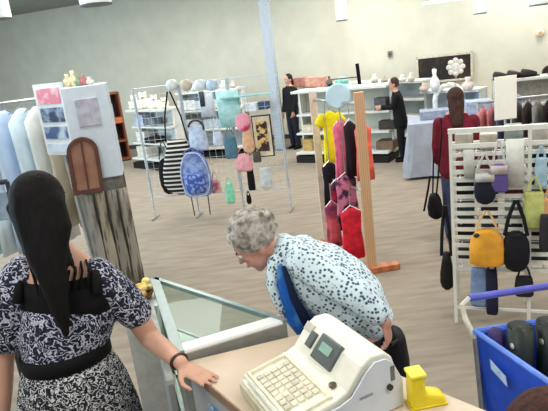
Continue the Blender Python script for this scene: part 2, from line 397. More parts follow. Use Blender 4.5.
for t, z, dim, col, lab in ((.12, .52, (.28, .22, .12), (206, 196, 172), 'beige carton on the middle shelf of the gondola, left end'),
        (.10, .19, (.26, .3, .2), (190, 160, 96), 'tan basket-coloured carton at the bottom left of the gondola'),
        (.3, .19, (.3, .3, .18), (200, 176, 110), 'yellowish carton at the gondola bottom behind the yellow top'),
        (1.5, .19, (.3, .3, .14), (120, 96, 80), 'brown carton at the bottom right of the gondola'),
        (1.55, .52, (.3, .2, .14), (66, 58, 56), 'dark carton on the middle shelf of the gondola, right end'),
        (1.45, .84, (.2, .2, .2), (96, 92, 96), 'grey carton on the upper shelf of the gondola, right end')):
    boxitem(gp+gd*t*1.0+gd*.1+gn*.3+V((0, 0, z)), dim, grot, col, lab)

# ------------------------------------------------------------------ framed dark picture and figurines
pa = wpix(417, 58, .05); pb = wpix(472, 80, .05)
pw = (pb-pa).dot(WD); zc = (pa.z+pb.z)/2; pz = zc; pc = (pa+pb)/2; hgt = .50
pc.z = wpix(445, 68, .05).z
r = empty('framed_picture', pc-V((0, 0, hgt/2)), 'wide black picture of white flowers in a thin pale frame on back wall', 'picture')
put('canvas', MB().box(pc, (pw-.04, .03, hgt-.04), WR), mat((26, 20, 20), .5, kind='noise', c2=(74, 52, 48), scale=5, lo=.5, hi=.75), r)
fr = MB()
for sx in (-1, 1): fr.box(pc+WD*sx*(pw/2)+WN*.01, (.04, .05, hgt+.04), WR)
for sz in (-1, 1): fr.box(pc+V((0, 0, sz*hgt/2))+WN*.01, (pw+.04, .05, .04), WR)
put('frame', fr, mat((214, 206, 186), .5), r)
fl = MB(); fc = pc+WD*(.22)+WN*.03
for k in range(8):
    a = 2*PI*k/8; fl.ball(fc+WD*math.cos(a)*.13+V((0, 0, math.sin(a)*.13)), (.055, .02, .055), WR)
fl.ball(fc, (.10, .02, .10), WR); fl.box(fc+V((0, 0, -.17)), (.02, .015, .12), WR)
put('flower', fl, mat((224, 222, 214), .6), r, smooth=True)
put('bud', MB().ball(fc-WD*.42+V((0, 0, -.05)), (.05, .02, .08), WR), mat((150, 140, 136), .6), r, smooth=True)
zs2 = 1.05+.036
for x, hh, rad, col, lab in ((435, .34, .075, (236, 238, 240), 'tall white figurine vase in front of the dark picture, left part'), (468, .2, .09, (226, 208, 200), 'pinkish white jar in front of the dark picture, right corner'), (424, .14, .08, (206, 186, 176), 'small pinkish bowl below the left of the dark picture'), (455, .12, .06, (190, 186, 180), 'small grey cup below the white flower of the picture')):
    q = gz(x, 92.3 if x < 460 else 91.2, zs2)+WN*-.08; vase(q, hh, rad, mat(col, .4), lab, 'figurine' if x == 435 else 'jar', 'figurine' if x == 435 else 'jar')
# white arched headboard-like hoop behind the maroon shopper
q = gz(446, 112, .72); r = None
q = P(449, 99, 8.75)
mb = MB(); pts = [q+V((-.22, 0, -.3))]+[q+V((.22*math.cos(a), 0, .22*math.sin(a))) for a in [PI-PI*k/10 for k in range(11)]]+[q+V((.22, 0, -.3))]
tag(put('display_arch', MB().tube([V((p_.x, p_.y, 0.0)) for p_ in pts[:1]]+pts+[V((pts[-1].x, pts[-1].y, 0.0))], .04), mat((232, 236, 236), .5), None, loc=V((q.x, q.y, 0))), 'white arched stand showing around the head of the shopper in maroon', 'arch')

# ------------------------------------------------------------------ draped table
zT = .78
ta = gz(409, 117, zT); tb = gz(436, 113, zT)
c0 = ta; ang = -.25
td = V((math.cos(ang), math.sin(ang), 0)); tn = V((-td.y, td.x, 0))
CL = mat((168, 176, 190), .85, vary=.08, scale=5)
W_, D_ = 1.7, .8
r = empty('folding_table', c0+td*W_/2-tn*D_*0, 'folding table hidden under a pale cloth right of the black-clad shopper', 'table')
rot = Matrix((td, tn, V((0, 0, 1)))).transposed()
tc_ = c0+td*W_/2-tn*D_/2; tc_.z = 0
put('tabletop', MB().box(tc_+V((0, 0, zT-.03)), (W_, D_, .04), rot), WHITE, r)
for sx in (-1, 1):
    for sy in (-1, 1): put('leg', MB().tube([tc_+td*sx*(W_/2-.1)+tn*sy*(D_/2-.08), tc_+td*sx*(W_/2-.1)+tn*sy*(D_/2-.08)+V((0, 0, zT-.04))], .015), CHROME, r)
# cloth with folds
R_ = []
for lev, z in enumerate((zT+.012, zT+.012, zT+.005, zT-.25, .25, .04)):
    ring = []; sc = (.96, 1.0, 1.02, 1.04, 1.07, 1.10)[lev]
    per = []
    NN = 72
    for k in range(NN):
        t = k/NN*4; s4 = int(t); f = t-s4; u = (-.5+f, -.5) if s4 == 0 else ((.5, -.5+f) if s4 == 1 else ((.5-f, .5) if s4 == 2 else (-.5, .5-f)))
        w = 1+.02*math.sin(k*1.7)*max(0, lev-2)
        ring.append(tc_+td*u[0]*W_*sc*w+tn*u[1]*D_*sc*w+V((0, 0, z)))
    R_.append(ring)
mb = MB(); mb.rings(R_, False); mb.face([k for k in range(72)][::-1][::-1])
tag(put('tablecloth', mb, CL, None, loc=tc_+V((0, 0, zT)), smooth=False), 'pale blue-grey cloth draped to the floor over the long table', 'tablecloth')
for t, col, lab, dim in ((.35, (150, 160, 180), 'bluish folded cloth on the draped table', (.4, .3, .12)), (.95, (170, 184, 206), 'light blue box on the draped table behind maroon shopper', (.34, .3, .2)), (1.35, (120, 134, 160), 'slate blue box at the far end of the draped table', (.3, .3, .22))):
    boxitem(tc_+td*(t-W_/2)+V((0, 0, zT+.014)), dim, rot, col, lab)

# ------------------------------------------------------------------ hanging things
def garment_mb(top, w, h, d=.07, flare=1.1, n=28, folds=5, amp=.12, dirv=V((1, 0, 0)), sleeves=0):
    """closed garment hanging from point top (hook), shoulders width w"""
    nv = V((-dirv.y, dirv.x, 0)); mb = MB(); R = []
    prof = [(.25, 0.0, .5), (.55, .03, .7), (1.0, .09, 1), (.96, .22, 1.0), (.9, .45, 1.05), (.95*flare, .75, 1.1), (flare, 1.0, 1.15)]
    for i, (pw_, t, dd) in enumerate(prof):
        ring = []
        for k in range(n):
            a = 2*PI*k/n; x = math.cos(a); y = math.sin(a); f = 1+amp*(t)*math.sin(folds*a*2+i*.3)
            ring.append(top+dirv*(x*w/2*pw_*(1+.03*math.sin(folds*a)*t))+nv*(y*d/2*dd*f+.012*t*math.sin(folds*x*3))+V((0, 0, -t*h)))
        R.append(ring)
    mb.rings(R)
    if sleeves:
        for s_ in (-1, 1):
            a = top+dirv*s_*w*.42+V((0, 0, -.10*h)); b = a+dirv*s_*w*.16+V((0, 0, -sleeves))
            mb.spine([(a, .035, .05), ((a+b)/2, .035, .055), (b, .03, .06)], side=tuple(nv), n=12)
    return mb
def garment(top, w, h, m, label, dirv=V((1, 0, 0)), cat='garment', name='hanging_garment', group=None, rail=None, **k):
    r = empty(name, top-V((0, 0, h)), label, cat, group)
    put('cloth', garment_mb(top-V((0, 0, .03)), w, h-.03, dirv=dirv, **k), m, r, smooth=True)
    zr = rail if rail is not None else top.z+.05
    hk = MB(); hk.tube([top+dirv*w*.4+V((0, 0, -.06)), top+V((0, 0, -.005)), top-dirv*w*.4+V((0, 0, -.06))], .006, 6)
    hk.tube([top+V((0, 0, -.01)), V((top.x, top.y, max(zr-.02, top.z+.01))), V((top.x, top.y, zr+.01))], .004, 6)
    put('hanger', hk, CHROME, r)
    return r
def rail_stand(a, b, z, name, label, mrail, cat, r_=.015, feet=.25, post=None, mpost=None):
    r = empty(name, (V(a)+V(b))/2, label, cat)
    a = V((a[0], a[1], 0)); b = V((b[0], b[1], 0)); d = (b-a).normalized(); n = V((-d.y, d.x, 0)); Z = V((0, 0, z))
    put('rail', MB().tube([a+Z, b+Z], r_), mrail, r)
    for q in (a, b):
        put('post', MB().tube([q+V((0, 0, .02)), q+Z], r_), mpost or mrail, r)
        put('foot', MB().tube([q-n*feet+V((0, 0, .02)), q+n*feet+V((0, 0, .02))], .018), mpost or mrail, r)
    return r

# garment rail with translucent blue and beige garments, left edge
zr = 1.86
a = V((-2.9, 4.7, 0)); b = V((-1.62, 4.95, 0))
rail_stand(a, b, zr, 'garment_rail', 'chrome garment rail with pale garments at the left edge', CHROME, 'garment rail')
dv = (b-a).normalized()
xs = [0.03, .2, .35, .47, .62, .74, .86, 1.0]
cols = [((204, 232, 240), 'pale blue'), ((176, 228, 238), 'aqua blue'), ((222, 238, 244), 'icy white-blue'), ((192, 214, 240), 'sky blue'), ((212, 232, 244), 'light blue'), ((226, 234, 236), 'greyish white'), ((206, 198, 178), 'beige'), ((190, 180, 156), 'dark beige')]
tv = (V((-dv.y, dv.x, 0))+dv*.55).normalized()
for t, (cc, nm) in zip(xs, cols):
    q = a+(b-a)*(.18+t*.80); q.z = zr-.03
    garment(q, .38, 1.25 if t < .8 else 1.1, mat(cc, .45, vary=.08, scale=6), '%s long garment on the rail left of the white tower' % nm, dirv=tv, rail=zr, d=.07, group='pale garments on the left rail')
# dark chair back / bracket by the clerk
q = P(4, 190, 3.4)
r = empty('dark_chair', V((q.x, q.y, 0)), 'dark square-framed chair back at left edge behind the clerk', 'chair')
cz = q.z
mb = MB()
for s_ in (-.2, .03): mb.tube([V((q.x+s_, q.y, 0)), V((q.x+s_, q.y, cz+.05))], .014)
put('back_frame', mb.tube([V((q.x-.2, q.y, cz+.05)), V((q.x+.03, q.y, cz+.05))], .016), mat((44, 48, 58), .5), r)
put('backrest', MB().box((q.x-.085, q.y, cz-.10), (.2, .02, .18)), mat((150, 170, 190), .5), r, bevel=.008)
put('seat', MB().box((q.x-.085, q.y-.2, .62), (.3, .4, .05)), mat((44, 48, 58), .6), r, bevel=.015)
mb = MB()
for s_ in (-.2, .03): mb.tube([V((q.x+s_, q.y-.38, 0)), V((q.x+s_, q.y-.38, .6))], .014)
put('front_legs', mb, mat((44, 48, 58), .5), r)

# ------------------------------------------------------------------ white tower with the arched mirror
TY = 4.4
br = gz(137, 302); tl = P(63, 86, 4.4); tr = P(105, 83, 4.4)
td_ = V((.967, .20, 0)).normalized(); tnn = V((-td_.y, td_.x, 0))
T0 = V((tr.x, tr.y, 0)); TZ = tr.z; tw = .33
T1 = T0-td_*tw
zb = P(117, 176, T0.y).z
r = empty('display_tower', (T0+T1)/2, 'tall white display tower with a small grey panel on its face', 'display stand')
rot = Matrix((td_, tnn, V((0, 0, 1)))).transposed()
TB = mat((206, 218, 230), .5, vary=.03)
put('upper_box', MB().box((T0+T1)/2+tnn*.16+V((0, 0, (TZ+zb)/2)), (tw, .32, TZ-zb), rot), TB, r, bevel=.006)
put('panel', MB().box((T0+T1)/2+td_*-.00+tnn*-.004+V((0, 0, TZ-.20)), (.165, .012, .21), rot), mat((184, 184, 200), .5), r, bevel=.003)
st = MB()
for q in (T0-td_*.02, T1+td_*.02): st.box(q+tnn*.03+V((0, 0, zb/2)), (.03, .03, zb), rot); st.box(q+tnn*.29+V((0, 0, zb/2)), (.03, .03, zb), rot)
put('stand_frame', st, mat((120, 112, 100), .6), r)
put('lower_back', MB().box((T0+T1)/2+tnn*.16+V((0, 0, zb/2)), (tw-.04, .2, zb), rot), mat((160, 160, 154), .7, vary=.15), r)
# arched mirror
ac = P(85, 168, T0.y-.03)
r = empty('arched_mirror', V((ac.x, ac.y, zb-.08)), 'brown wooden arched mirror leaning on the white tower', 'mirror')
def arch(w, h, n=14, k=0.0):
    return [(-w/2, 0)]+[(-w/2*math.cos(PI*i/n), h-w/2+w/2*math.sin(PI*i/n)) for i in range(n+1)]+[(w/2, 0)]
ax = td_; upv = (V((0, 0, 1))+td_*.045+tnn*.0).normalized()
ah = .44; aw = .235; fr0 = ((V((ac.x, ac.y, 0))-T1).dot(td_)); o = T1+td_*fr0-tnn*.020+V((0, 0, zb-.09))
outer = arch(aw, ah); inner = arch(aw-.06, ah-.06)
mb = MB(); b0 = 0; n = len(outer)
for e in (V((0, 0, 0)), -tnn*.03):
    for p_ in outer: mb.v.append(o+ax*p_[0]+upv*p_[1]+e)
    for p_ in inner: mb.v.append(o+ax*p_[0]+upv*(p_[1]+.03)+e)
for k in range(n):
    j = (k+1) % n
    mb.face([k, j, n+j, n+k]); mb.face([2*n+k, 3*n+k, 3*n+j, 2*n+j]); mb.face([k, 2*n+k, 2*n+j, j]); mb.face([n+k, n+j, 3*n+j, 3*n+k])
put('frame', mb, mat((92, 56, 44), .45, vary=.2, scale=30), r)
put('glass', MB().extr(inner, o+upv*.03-tnn*.012, ax, upv, tnn*.004), mat((150, 106, 86), .3, .2, kind='noise', c2=(176, 134, 112), scale=7, lo=.35, hi=.65), r)
put('muntin', MB().beam(o+upv*.03-tnn*.02, o+upv*(ah-.03)-tnn*.02, .012, .012), mat((92, 56, 44), .45), r)
# leaning photo board on the left of the tower
pa_ = P(33, 85, 4.55); pb_ = P(62, 87, 4.35); pc_ = P(57, 152, 4.4)
hgt = (pa_.z-P(52, 156, 4.45).z)
r = empty('photo_board', V((pa_.x, pa_.y, pa_.z-hgt)), 'white board with four pictures, pink one on top, beside the tower', 'display board')
pdv = (V((pb_.x, pb_.y, 0))-V((pa_.x, pa_.y, 0))).normalized(); pn = V((pdv.y, -pdv.x, 0)); pwid = (V((pb_.x, pb_.y, 0))-V((pa_.x, pa_.y, 0))).length
prt = Matrix((pdv, -pn, V((0, 0, 1)))).transposed()
pcx = V(((pa_.x+pb_.x)/2, (pa_.y+pb_.y)/2, pa_.z-hgt/2))
put('board', MB().box(pcx, (pwid, .02, hgt), prt), mat((228, 234, 240), .5, vary=.02), r)
put('easel_leg', MB().beam(V((pcx.x, pcx.y, pcx.z-hgt/2+.1))-pn*.02, V((pcx.x, pcx.y, 0))-pn*.10, .03, .03), mat((170, 172, 172), .5), r)
put('easel_leg', MB().beam(V((pcx.x, pcx.y, pcx.z-hgt/2+.1))-pn*.02+pdv*.08, V((pcx.x, pcx.y, 0))-pn*.05+pdv*.1, .03, .03), mat((170, 172, 172), .5), r)
for k, (fz, fh, cc, c2) in enumerate(((.17, .21, (226, 120, 140), (240, 214, 220)), (.43, .20, (30, 42, 76), (150, 170, 200)), (.68, .17, (70, 96, 140), (190, 206, 226)), (.9, .12, (186, 206, 232), (216, 226, 240)))):
    put('picture', MB().box(pcx+V((0, 0, hgt*(.5-fz)))+pn*.013, (pwid*.8, .006, hgt*fh), prt), mat(cc, .5, c2=c2, scale=9, lo=.45, hi=.6), r)
# trinkets on the tower
for k, (x, cc, hh, lab) in enumerate(((68, (226, 206, 170), .10, 'cream trinket'), (74, (232, 220, 180), .12, 'pale yellow trinket'), (79, (120, 150, 116), .08, 'green trinket'), (84, (180, 110, 110), .08, 'rosy trinket'), (90, (224, 206, 196), .06, 'pinkish white trinket'))):
    q = P(x, 84, TY+.06); q.z = TZ
    vase(q, hh, .035, mat(cc, .5), '%s standing on top of the white display tower' % lab, 'ornament', 'ornament')
# striped scarves hanging on the lower part
for k, (t, c1, c2) in enumerate(((.03, (150, 144, 131), (88, 82, 74)), (.12, (136, 132, 122), (80, 75, 68)), (.21, (160, 152, 136), (104, 92, 78)), (.3, (150, 148, 142), (112, 108, 104)))):
    q = T0-td_*t-tnn*.002+V((0, 0, zb-.10)); nm = ('rightmost', 'second from the right', 'third from the right', 'leftmost')[k]
    mb = MB(); h = .80
    R = []
    for i in range(9):
        tz = i/8; R.append([q+td_*(.038*math.cos(2*PI*j/14)*(1+.15*math.sin(i*1.1+k)))+tnn*(.014*math.sin(2*PI*j/14)+.006*math.sin(i+j))+V((0, 0, -h*tz)) for j in range(14)])
    mb.rings(R)
    tag(put('scarf', mb, mat(c1, .9, c2=c2, kind='noise', scale=9, stretch=(4.5, 4.5, .5), lo=.5, hi=.62), None, loc=q-V((0, 0, h)), smooth=True), 'beige and brown streaked scarf below the white tower, %s' % nm, 'scarf', 'scarves under the white tower')

# pedestal with yellow flower basket
pq = gz(141, 296, .88); r = empty('display_pedestal', V((pq.x, pq.y, 0)), 'white square pedestal at the left end of the glass corner case', 'pedestal')
put('body', MB().box((pq.x, pq.y, .42), (.17, .17, .82)), mat((206, 208, 202), .6, vary=.08), r)
put('cap', MB().box((pq.x, pq.y, .845), (.2, .2, .03)), WHITE, r, bevel=.004)
q = V((pq.x, pq.y, .86)); r = empty('flower_basket', q, 'low basket of yellow and orange flowers on the white pedestal', 'flower basket')
put('basket', MB().lathe(q, [(.05, 0), (.075, .05), (.07, .05), (.045, .01)], 18), mat((150, 110, 66), .8, bump=.4, scale=60), r)
for k in range(12):
    a = k*2.4; rr_ = .012+.0055*k
    put('flower', MB().ball(q+V((rr_*math.cos(a), rr_*math.sin(a), .065+.01*math.sin(k*3))), (.022, .022, .016)), mat([(232, 196, 96), (226, 170, 90), (240, 220, 150)][k % 3], .7), r, smooth=True)

# ------------------------------------------------------------------ wire grid display with hanging goods
GY = 7.15
ga = gz(160, 226); gb = gz(283, 206)
ga = V((-1.62, 7.35, 0)); gb = V((.22, 6.95, 0))
gdv = (gb-ga).normalized(); gnv = V((gdv.y, -gdv.x, 0))     # toward camera
GL = (gb-ga).length; GH = 1.74
r = empty('grid_rack', (ga+gb)/2, 'free-standing white wire grid rack hung with bags and accessories', 'grid rack')
npan = 3
for k in range(npan):
    mb = MB(); x0 = GL*k/npan+.02; x1 = GL*(k+1)/npan-.02
    nx = 7; nz = 15
    for i in range(nx+1):
        q = ga+gdv*(x0+(x1-x0)*i/nx); rr_ = .006 if i in (0, nx) else .0022
        mb.tube([q+V((0, 0, .30)), q+V((0, 0, GH))], rr_, 5)
    for j in range(nz+1):
        z = .3+(GH-.3)*j/nz; rr_ = .006 if j in (0, nz) else .0022
        mb.tube([ga+gdv*x0+V((0, 0, z)), ga+gdv*x1+V((0, 0, z))], rr_, 5)
    put('grid_panel', mb, mat((196, 212, 222), .4, vary=.02), r)
for k in range(npan+1):
    q = ga+gdv*(GL*k/npan)
    put('leg', MB().tube([q+V((0, 0, .02)), q+V((0, 0, GH))], .012), mat((190, 200, 206), .4), r)
    put('foot', MB().tube([q-gnv*.12+V((0, 0, .015)), q+gnv*.12+V((0, 0, .015))], .012), mat((150, 152, 150), .4), r)
# clear acrylic shelf on the upper right with turquoise edge
put('acrylic_shelf', MB().box(ga+gdv*(GL*.80)+gnv*.12+V((0, 0, 1.52)), (.62, .2, .015), Matrix((gdv, -gnv, V((0, 0, 1)))).transposed()), mat((170, 222, 222), .2, alpha=.8), r)
def gp_(x, y, out=.06):        # point just in front of the grid plane
    d = ray(x, y); o = ga+gnv*out; t = (o-EYE).dot(gnv)/d.dot(gnv); return EYE+d*t
px = 7.4/560
def bag(name, cx, ytop, w, y0, y1, m, label, cat, strap=None, dep=.1, dirv=None, pt=gp_, shape='bag', smile=.0, mstrap=None, pxs=None, parts=(), out=.09, sw=.35, srad=.007):
    """cx..: pixels; ytop strap top, y0..y1 body top/bottom, w width in px"""
    dirv = dirv or gdv; nv = V((dirv.y, -dirv.x, 0)); k = pxs or px
    c = pt(cx, (y0+y1)/2, out); h = (y1-y0)*k; W = w*k; cx0 = c
    tz = c.z+h/2; r = empty(name, c-V((0, 0, h/2)), label, cat)
    R = []
    prof = {'bag': [(.86, 0), (1, .08), (1, .3), (.95, .65), (.86, .93), (.8, 1)], 'round': [(.3, 0), (.7, .06), (.95, .25), (1, .5), (.92, .75), (.7, .93), (.35, 1)],
            'slouch': [(.35, 0), (.8, .06), (1, .2), (.95, .45), (.7, .75), (.45, 1)], 'flat': [(1, 0), (1, .5), (1, 1)], 'dome': [(.7, 0), (.97, .05), (1, .2), (1, .5), (.88, .78), (.62, .93), (.35, 1)], 'pouch': [(.8, 0), (1, .15), (.95, .7), (.6, .95), (.5, 1)]}[shape]
    for pw_, t in prof:
        dd = dep*(.6+.4*math.sin(PI*min(1, t+.15)))
        ring = []
        for j in range(24):
            a = 2*PI*j/24; ca, sa = math.cos(a), math.sin(a)
            e = .6
            ring.append(c+dirv*(W/2*pw_*math.copysign(abs(ca)**e, ca))+nv*(dd/2*math.copysign(abs(sa)**e, sa))+V((0, 0, -h/2+h*t)))
        R.append(ring)
    put('bag_body' if cat in ('bag', 'backpack', 'handbag', 'tote bag', 'pouch') else 'body', MB().rings(R), m, r, smooth=True)
    if strap:
        top = pt(strap[0], strap[1], .03)
        for e in (-1, 1):
            pa = c+dirv*(W*sw*e)+V((0, 0, h/2-.02)); tp = V((c.x, c.y, top.z))+dirv*(W*.03*e)
            put('strap', MB().tube([pa, pa*.5+tp*.5+dirv*W*.05*e, tp], srad, 6), mstrap or m, r)
    for pn_, mb_, mm in parts: put(pn_, mb_(c, dirv, nv, W, h), mm, r, smooth=True)
    return r
STR = mat((28, 28, 32), .8, c2=(214, 208, 200), kind='stripe', scale=5.6, lo=.62, hi=.74)
bag('tote_bag', 181, 88, 40, 140, 194, STR, 'black and cream striped tote bag with long black straps on grid rack', 'tote bag', (180, 90), .12, mstrap=BLACK, sw=.28, srad=.011, shape='slouch')
bag('handbag', 168, 150, 18, 158, 194, BLACK, 'black round bag half hidden behind the striped tote', 'handbag', (170, 140), .1, shape='round', out=.02)
def pk(c, dv_, nv, W, h):
    mb = MB(); R = []
    for t, s_ in ((0, .8), (.3, 1), (.8, .95), (1, .7)):
        R.append([c+dv_*(W*.36*s_*math.cos(2*PI*j/16))+nv*(.07+.02*math.sin(2*PI*j/16))+V((0, 0, -h*.4+h*.42*t)) for j in range(16)])
    return mb.rings(R)
def tophandle(c, dv_, nv, W, h):
    return MB().tube([c+dv_*W*.12*math.cos(a)+V((0, 0, h*.48+W*.15*math.sin(a))) for a in [PI*k/8 for k in range(9)]], .008, 6)
def strapdn(e):
    return lambda c, dv_, nv, W, h: MB().tube([c+dv_*W*.3*e+V((0, 0, -h*.45)), c+dv_*W*(.28*e)+V((0, 0, -h*.95))], .008, 6)
def piping(c, dv_, nv, W, h):
    return MB().tube([c+dv_*W*.49*math.copysign(abs(math.cos(a))**.6, math.cos(a))*(1-.25*max(0, math.sin(a)))+nv*.05+V((0, 0, h*.49*math.copysign(abs(math.sin(a))**.8, math.sin(a)))) for a in [2*PI*k/24 for k in range(24)]], .009, 6, closed=True)
bag('backpack', 196, 150, 29, 152, 196, mat((96, 118, 184), .7, c2=(150, 168, 216), scale=14, lo=.4, hi=.6), 'small blue backpack with light piping hanging on the grid rack', 'backpack', (196, 146), .13, shape='dome', out=.14,
    parts=(('front_pocket', pk, mat((66, 90, 168), .7, c2=(150, 170, 220), scale=22, lo=.5, hi=.6)), ('handle', tophandle, mat((70, 80, 110), .6)), ('dangling_strap', strapdn(-1), mat((60, 62, 70), .7)), ('dangling_strap', strapdn(1), mat((60, 62, 70), .7)), ('piping', piping, mat((196, 202, 220), .6))))
def hoop(c, dv_, nv, W, h):
    return MB().tube([c+dv_*W*.42*math.cos(a)+nv*.02+V((0, 0, h*.40+W*.42*math.sin(a))) for a in [PI*k/10-.25+.5*k/10*0 for k in range(11)]], .014, 6)
bag('pouch', 198, 118, 18, 126, 150, mat((190, 206, 232), .6, vary=.15), 'pale blue pouch with a curved black handle on the grid rack', 'pouch', None, .07, parts=(('handle', hoop, mat((40, 44, 58), .5)),))
bag('pouch', 231, 140, 13, 137, 158, mat((84, 122, 140), .7), 'dark teal pouch near the middle of the grid rack', 'pouch', (230, 126), .06)
bag('sun_hat', 243, 116, 14, 114, 130, mat((232, 160, 176), .8, c2=(206, 60, 110), scale=6, lo=.5, hi=.6), 'pink cloth hat with a magenta spot on grid rack', 'hat', None, .12, shape='round')
bag('scarf', 248, 122, 12, 126, 152, mat((222, 178, 144), .9), 'peach coloured scarf hanging just left of the picture frame', 'scarf', None, .05, shape='slouch')
bag('pouch', 244, 150, 17, 154, 171, mat((232, 168, 176), .7), 'small pink pouch below the pink hat', 'pouch', (244, 146), .07, shape='pouch')
bag('belt_bag', 251, 165, 7, 168, 190, BLACK, 'narrow black pouch hanging beside the small pink pouch', 'pouch', (251, 160), .05)
bag('water_bottle', 230, 180, 9, 183, 203, mat((140, 222, 190), .4), 'mint green bottle hanging at the bottom of the grid rack', 'bottle', (230, 176), .09, shape='pouch')
bag('pouch', 216, 176, 9, 179, 193, mat((170, 84, 100), .7, c2=(220, 190, 190), scale=12), 'small dark pink pouch right of the blue backpack', 'pouch', (216, 170), .05)
bag('pouch', 257, 150, 8, 152, 162, mat((84, 80, 76), .7), 'tiny dark grey pouch under the hanging picture frame', 'pouch', (257, 147), .05)
bag('key_chain', 249, 198, 5, 195, 204, BLACK, 'small black dangling charm under the narrow black pouch', 'charm', (250, 190), .03, shape='round')
bag('purse', 218, 120, 10, 132, 146, mat((196, 208, 226), .6), 'tiny light blue purse left of the dark teal pouch', 'purse', (218, 110), .05, shape='pouch')
bag('bow', 192, 160, 6, 128, 140, mat((190, 80, 96), .7), 'little red ribbon left of the pale blue pouch', 'ribbon', None, .04, out=.04)
bag('pouch', 266, 172, 12, 168, 188, mat((200, 208, 208), .7), 'whitish net pouch at the lower right of the grid rack', 'pouch', (266, 160), .05)
bag('doily', 229, 100, 22, 92, 126, mat((176, 222, 222), .6, vary=.1), 'pale turquoise towel hanging at the top of the grid rack', 'towel', None, .03, shape='flat')
bag('towel', 207, 100, 14, 94, 116, mat((210, 220, 230), .6, vary=.1), 'off-white cloth hanging at the top centre of the grid rack', 'towel', None, .03, shape='flat')
bag('purse', 202, 100, 5, 92, 106, mat((60, 70, 84), .6), 'thin dark spectacle case hanging at the top of the grid', 'case', None, .03, shape='flat', out=.1)
# hanging picture frame
c = gp_(263, 136, .05); W = 17*px; Hh = 38*px; grt = Matrix((gdv, -gnv, V((0, 0, 1)))).transposed()
r = empty('picture_frame', c-V((0, 0, Hh/2)), 'small cream-framed picture with a black edge hanging on grid rack', 'picture')
mb = MB(); mb.box(c, (W+.02, .02, Hh+.02), grt); put('back_board', mb, mat((50, 46, 44), .6), r)
put('mount', MB().box(c+gnv*.015, (W-.01, .012, Hh-.01), grt), mat((226, 214, 190), .6), r)
put('artwork', MB().box(c+gnv*.024, (W*.62, .008, Hh*.74), grt), mat((60, 46, 44), .6, c2=(226, 190, 130), scale=11, lo=.5, hi=.56), r)
# stack of glassware on grid top: small items along the top
for k, (x, cc, lab) in enumerate(((172, (210, 216, 214), 'grey-white cap'), (186, (196, 186, 172), 'beige cap'), (200, (216, 224, 228), 'white cap'), (212, (186, 206, 226), 'pale blue cap'))):
    bag('cap', x, 78, 11, 80, 90, mat(cc, .7), '%s hooked on the top edge of the grid rack' % lab, 'cap', None, .12, shape='round', out=.02)

# ------------------------------------------------------------------ wooden garment rack in the middle
fR = gz(372, 272); fR = V((fR.x, fR.y, 0)); zp = P(358, 92, fR.y).z
fL = V((fR.x-.30, fR.y+.85, 0)); zL = zp-.02
r = empty('wooden_garment_rack', (fR+fL)/2, 'light wooden garment rack with two posts and a long foot', 'garment rack')
put('post', MB().box(fR+V((0, 0, zp/2)), (.085, .045, zp)), WOOD, r, bevel=.005)
put('post', MB().box(fL+V((0, 0, zL/2)), (.07, .045, zL)), mat((220, 200, 186), .5, vary=.08), r, bevel=.005)
FO = mat((176, 100, 62), .5, kind='wave', c2=(200, 124, 82), scale=3, stretch=(1, 6, 6), lo=.2, hi=.8)
put('foot', MB().box(fR+V((.04, 0, .03)), (.42, .10, .055), rz3(.12)), FO, r, bevel=.006)
put('foot', MB().box(fL+V((.0, 0, .03)), (.42, .09, .055), rz3(.12)), FO, r, bevel=.006)
rz_ = zp-.10
dvr = (fL-fR).normalized()
put('rail', MB().tube([fR+V((0, 0, rz_)), fL+V((0, 0, rz_))], .014), CHROME, r)
put('lower_rail', MB().tube([fR+V((0, 0, .75)), fL+V((0, 0, .75))], .012), CHROME, r)
def at_rail(t, z): q = fR+dvr*((fL-fR).length*t); q.z = z; return q
side = V((1, .1, 0)).normalized()
G = 'bright garments on the wooden rack'
def gar2(x, y0, y1, w, m, label, Y, **k):
    q = P(x, y0, Y); h = q.z-P(x, y1, Y).z
    return garment(q, w*Y/540, h, m, label, dirv=side, rail=max(rz_ if q.z > .8 else .75, q.z+.02), group=G, d=k.pop('d', .08), **k)
gar2(329, 108, 168, 17, mat((240, 226, 30), .7, vary=.1), 'bright yellow top on the wooden rack, left side', 5.35, sleeves=.06)
gar2(329, 160, 206, 16, mat((26, 24, 30), .8, c2=(200, 200, 206), scale=7, lo=.62, hi=.68), 'black garment with white specks under the yellow top', 5.3)
gar2(340, 118, 182, 17, mat((232, 110, 140), .7, vary=.15), 'pink top hanging between the yellow and the black garments', 5.1)
gar2(349, 118, 176, 13, mat((36, 26, 34), .7), 'black narrow top next to the wooden post', 4.95)
gar2(362, 121, 180, 17, mat((238, 110, 92), .7, vary=.15), 'coral red top showing behind the wooden post', 4.85)
gar2(345, 172, 222, 22, mat((70, 40, 70), .8, c2=(206, 120, 150), scale=10, lo=.45, hi=.55), 'dark purple garment with pink flowers, lower row', 4.95)
gar2(350, 205, 258, 22, mat((214, 38, 58), .7, vary=.2), 'bright red trousers at the bottom of the wooden rack', 4.85)
gar2(331, 200, 246, 15, mat((220, 96, 110), .7, c2=(120, 50, 80), scale=6), 'rose pink trousers at the bottom left of the wooden rack', 5.1)
gar2(336, 178, 230, 15, mat((196, 40, 70), .7, c2=(60, 30, 60), scale=8), 'dark red patterned garment in the lower row', 5.2)
# round disc sign on top
q = P(338, 96, 4.95)
r = empty('round_sign', V((q.x, q.y, rz_)), 'round pale blue disc standing on top of the wooden rack', 'sign')
put('disc', MB().lathe(q, [(.005, -.01), (.10, -.01), (.11, 0), (.10, .01), (.005, .01)], 32, Matrix.Rotation(PI/2, 3, 'X')), mat((196, 226, 242), .4, vary=.08, scale=6), r)
put('stem', MB().tube([q-V((0, 0, .09)), V((q.x, q.y, rz_-.02))], .008), CHROME, r)

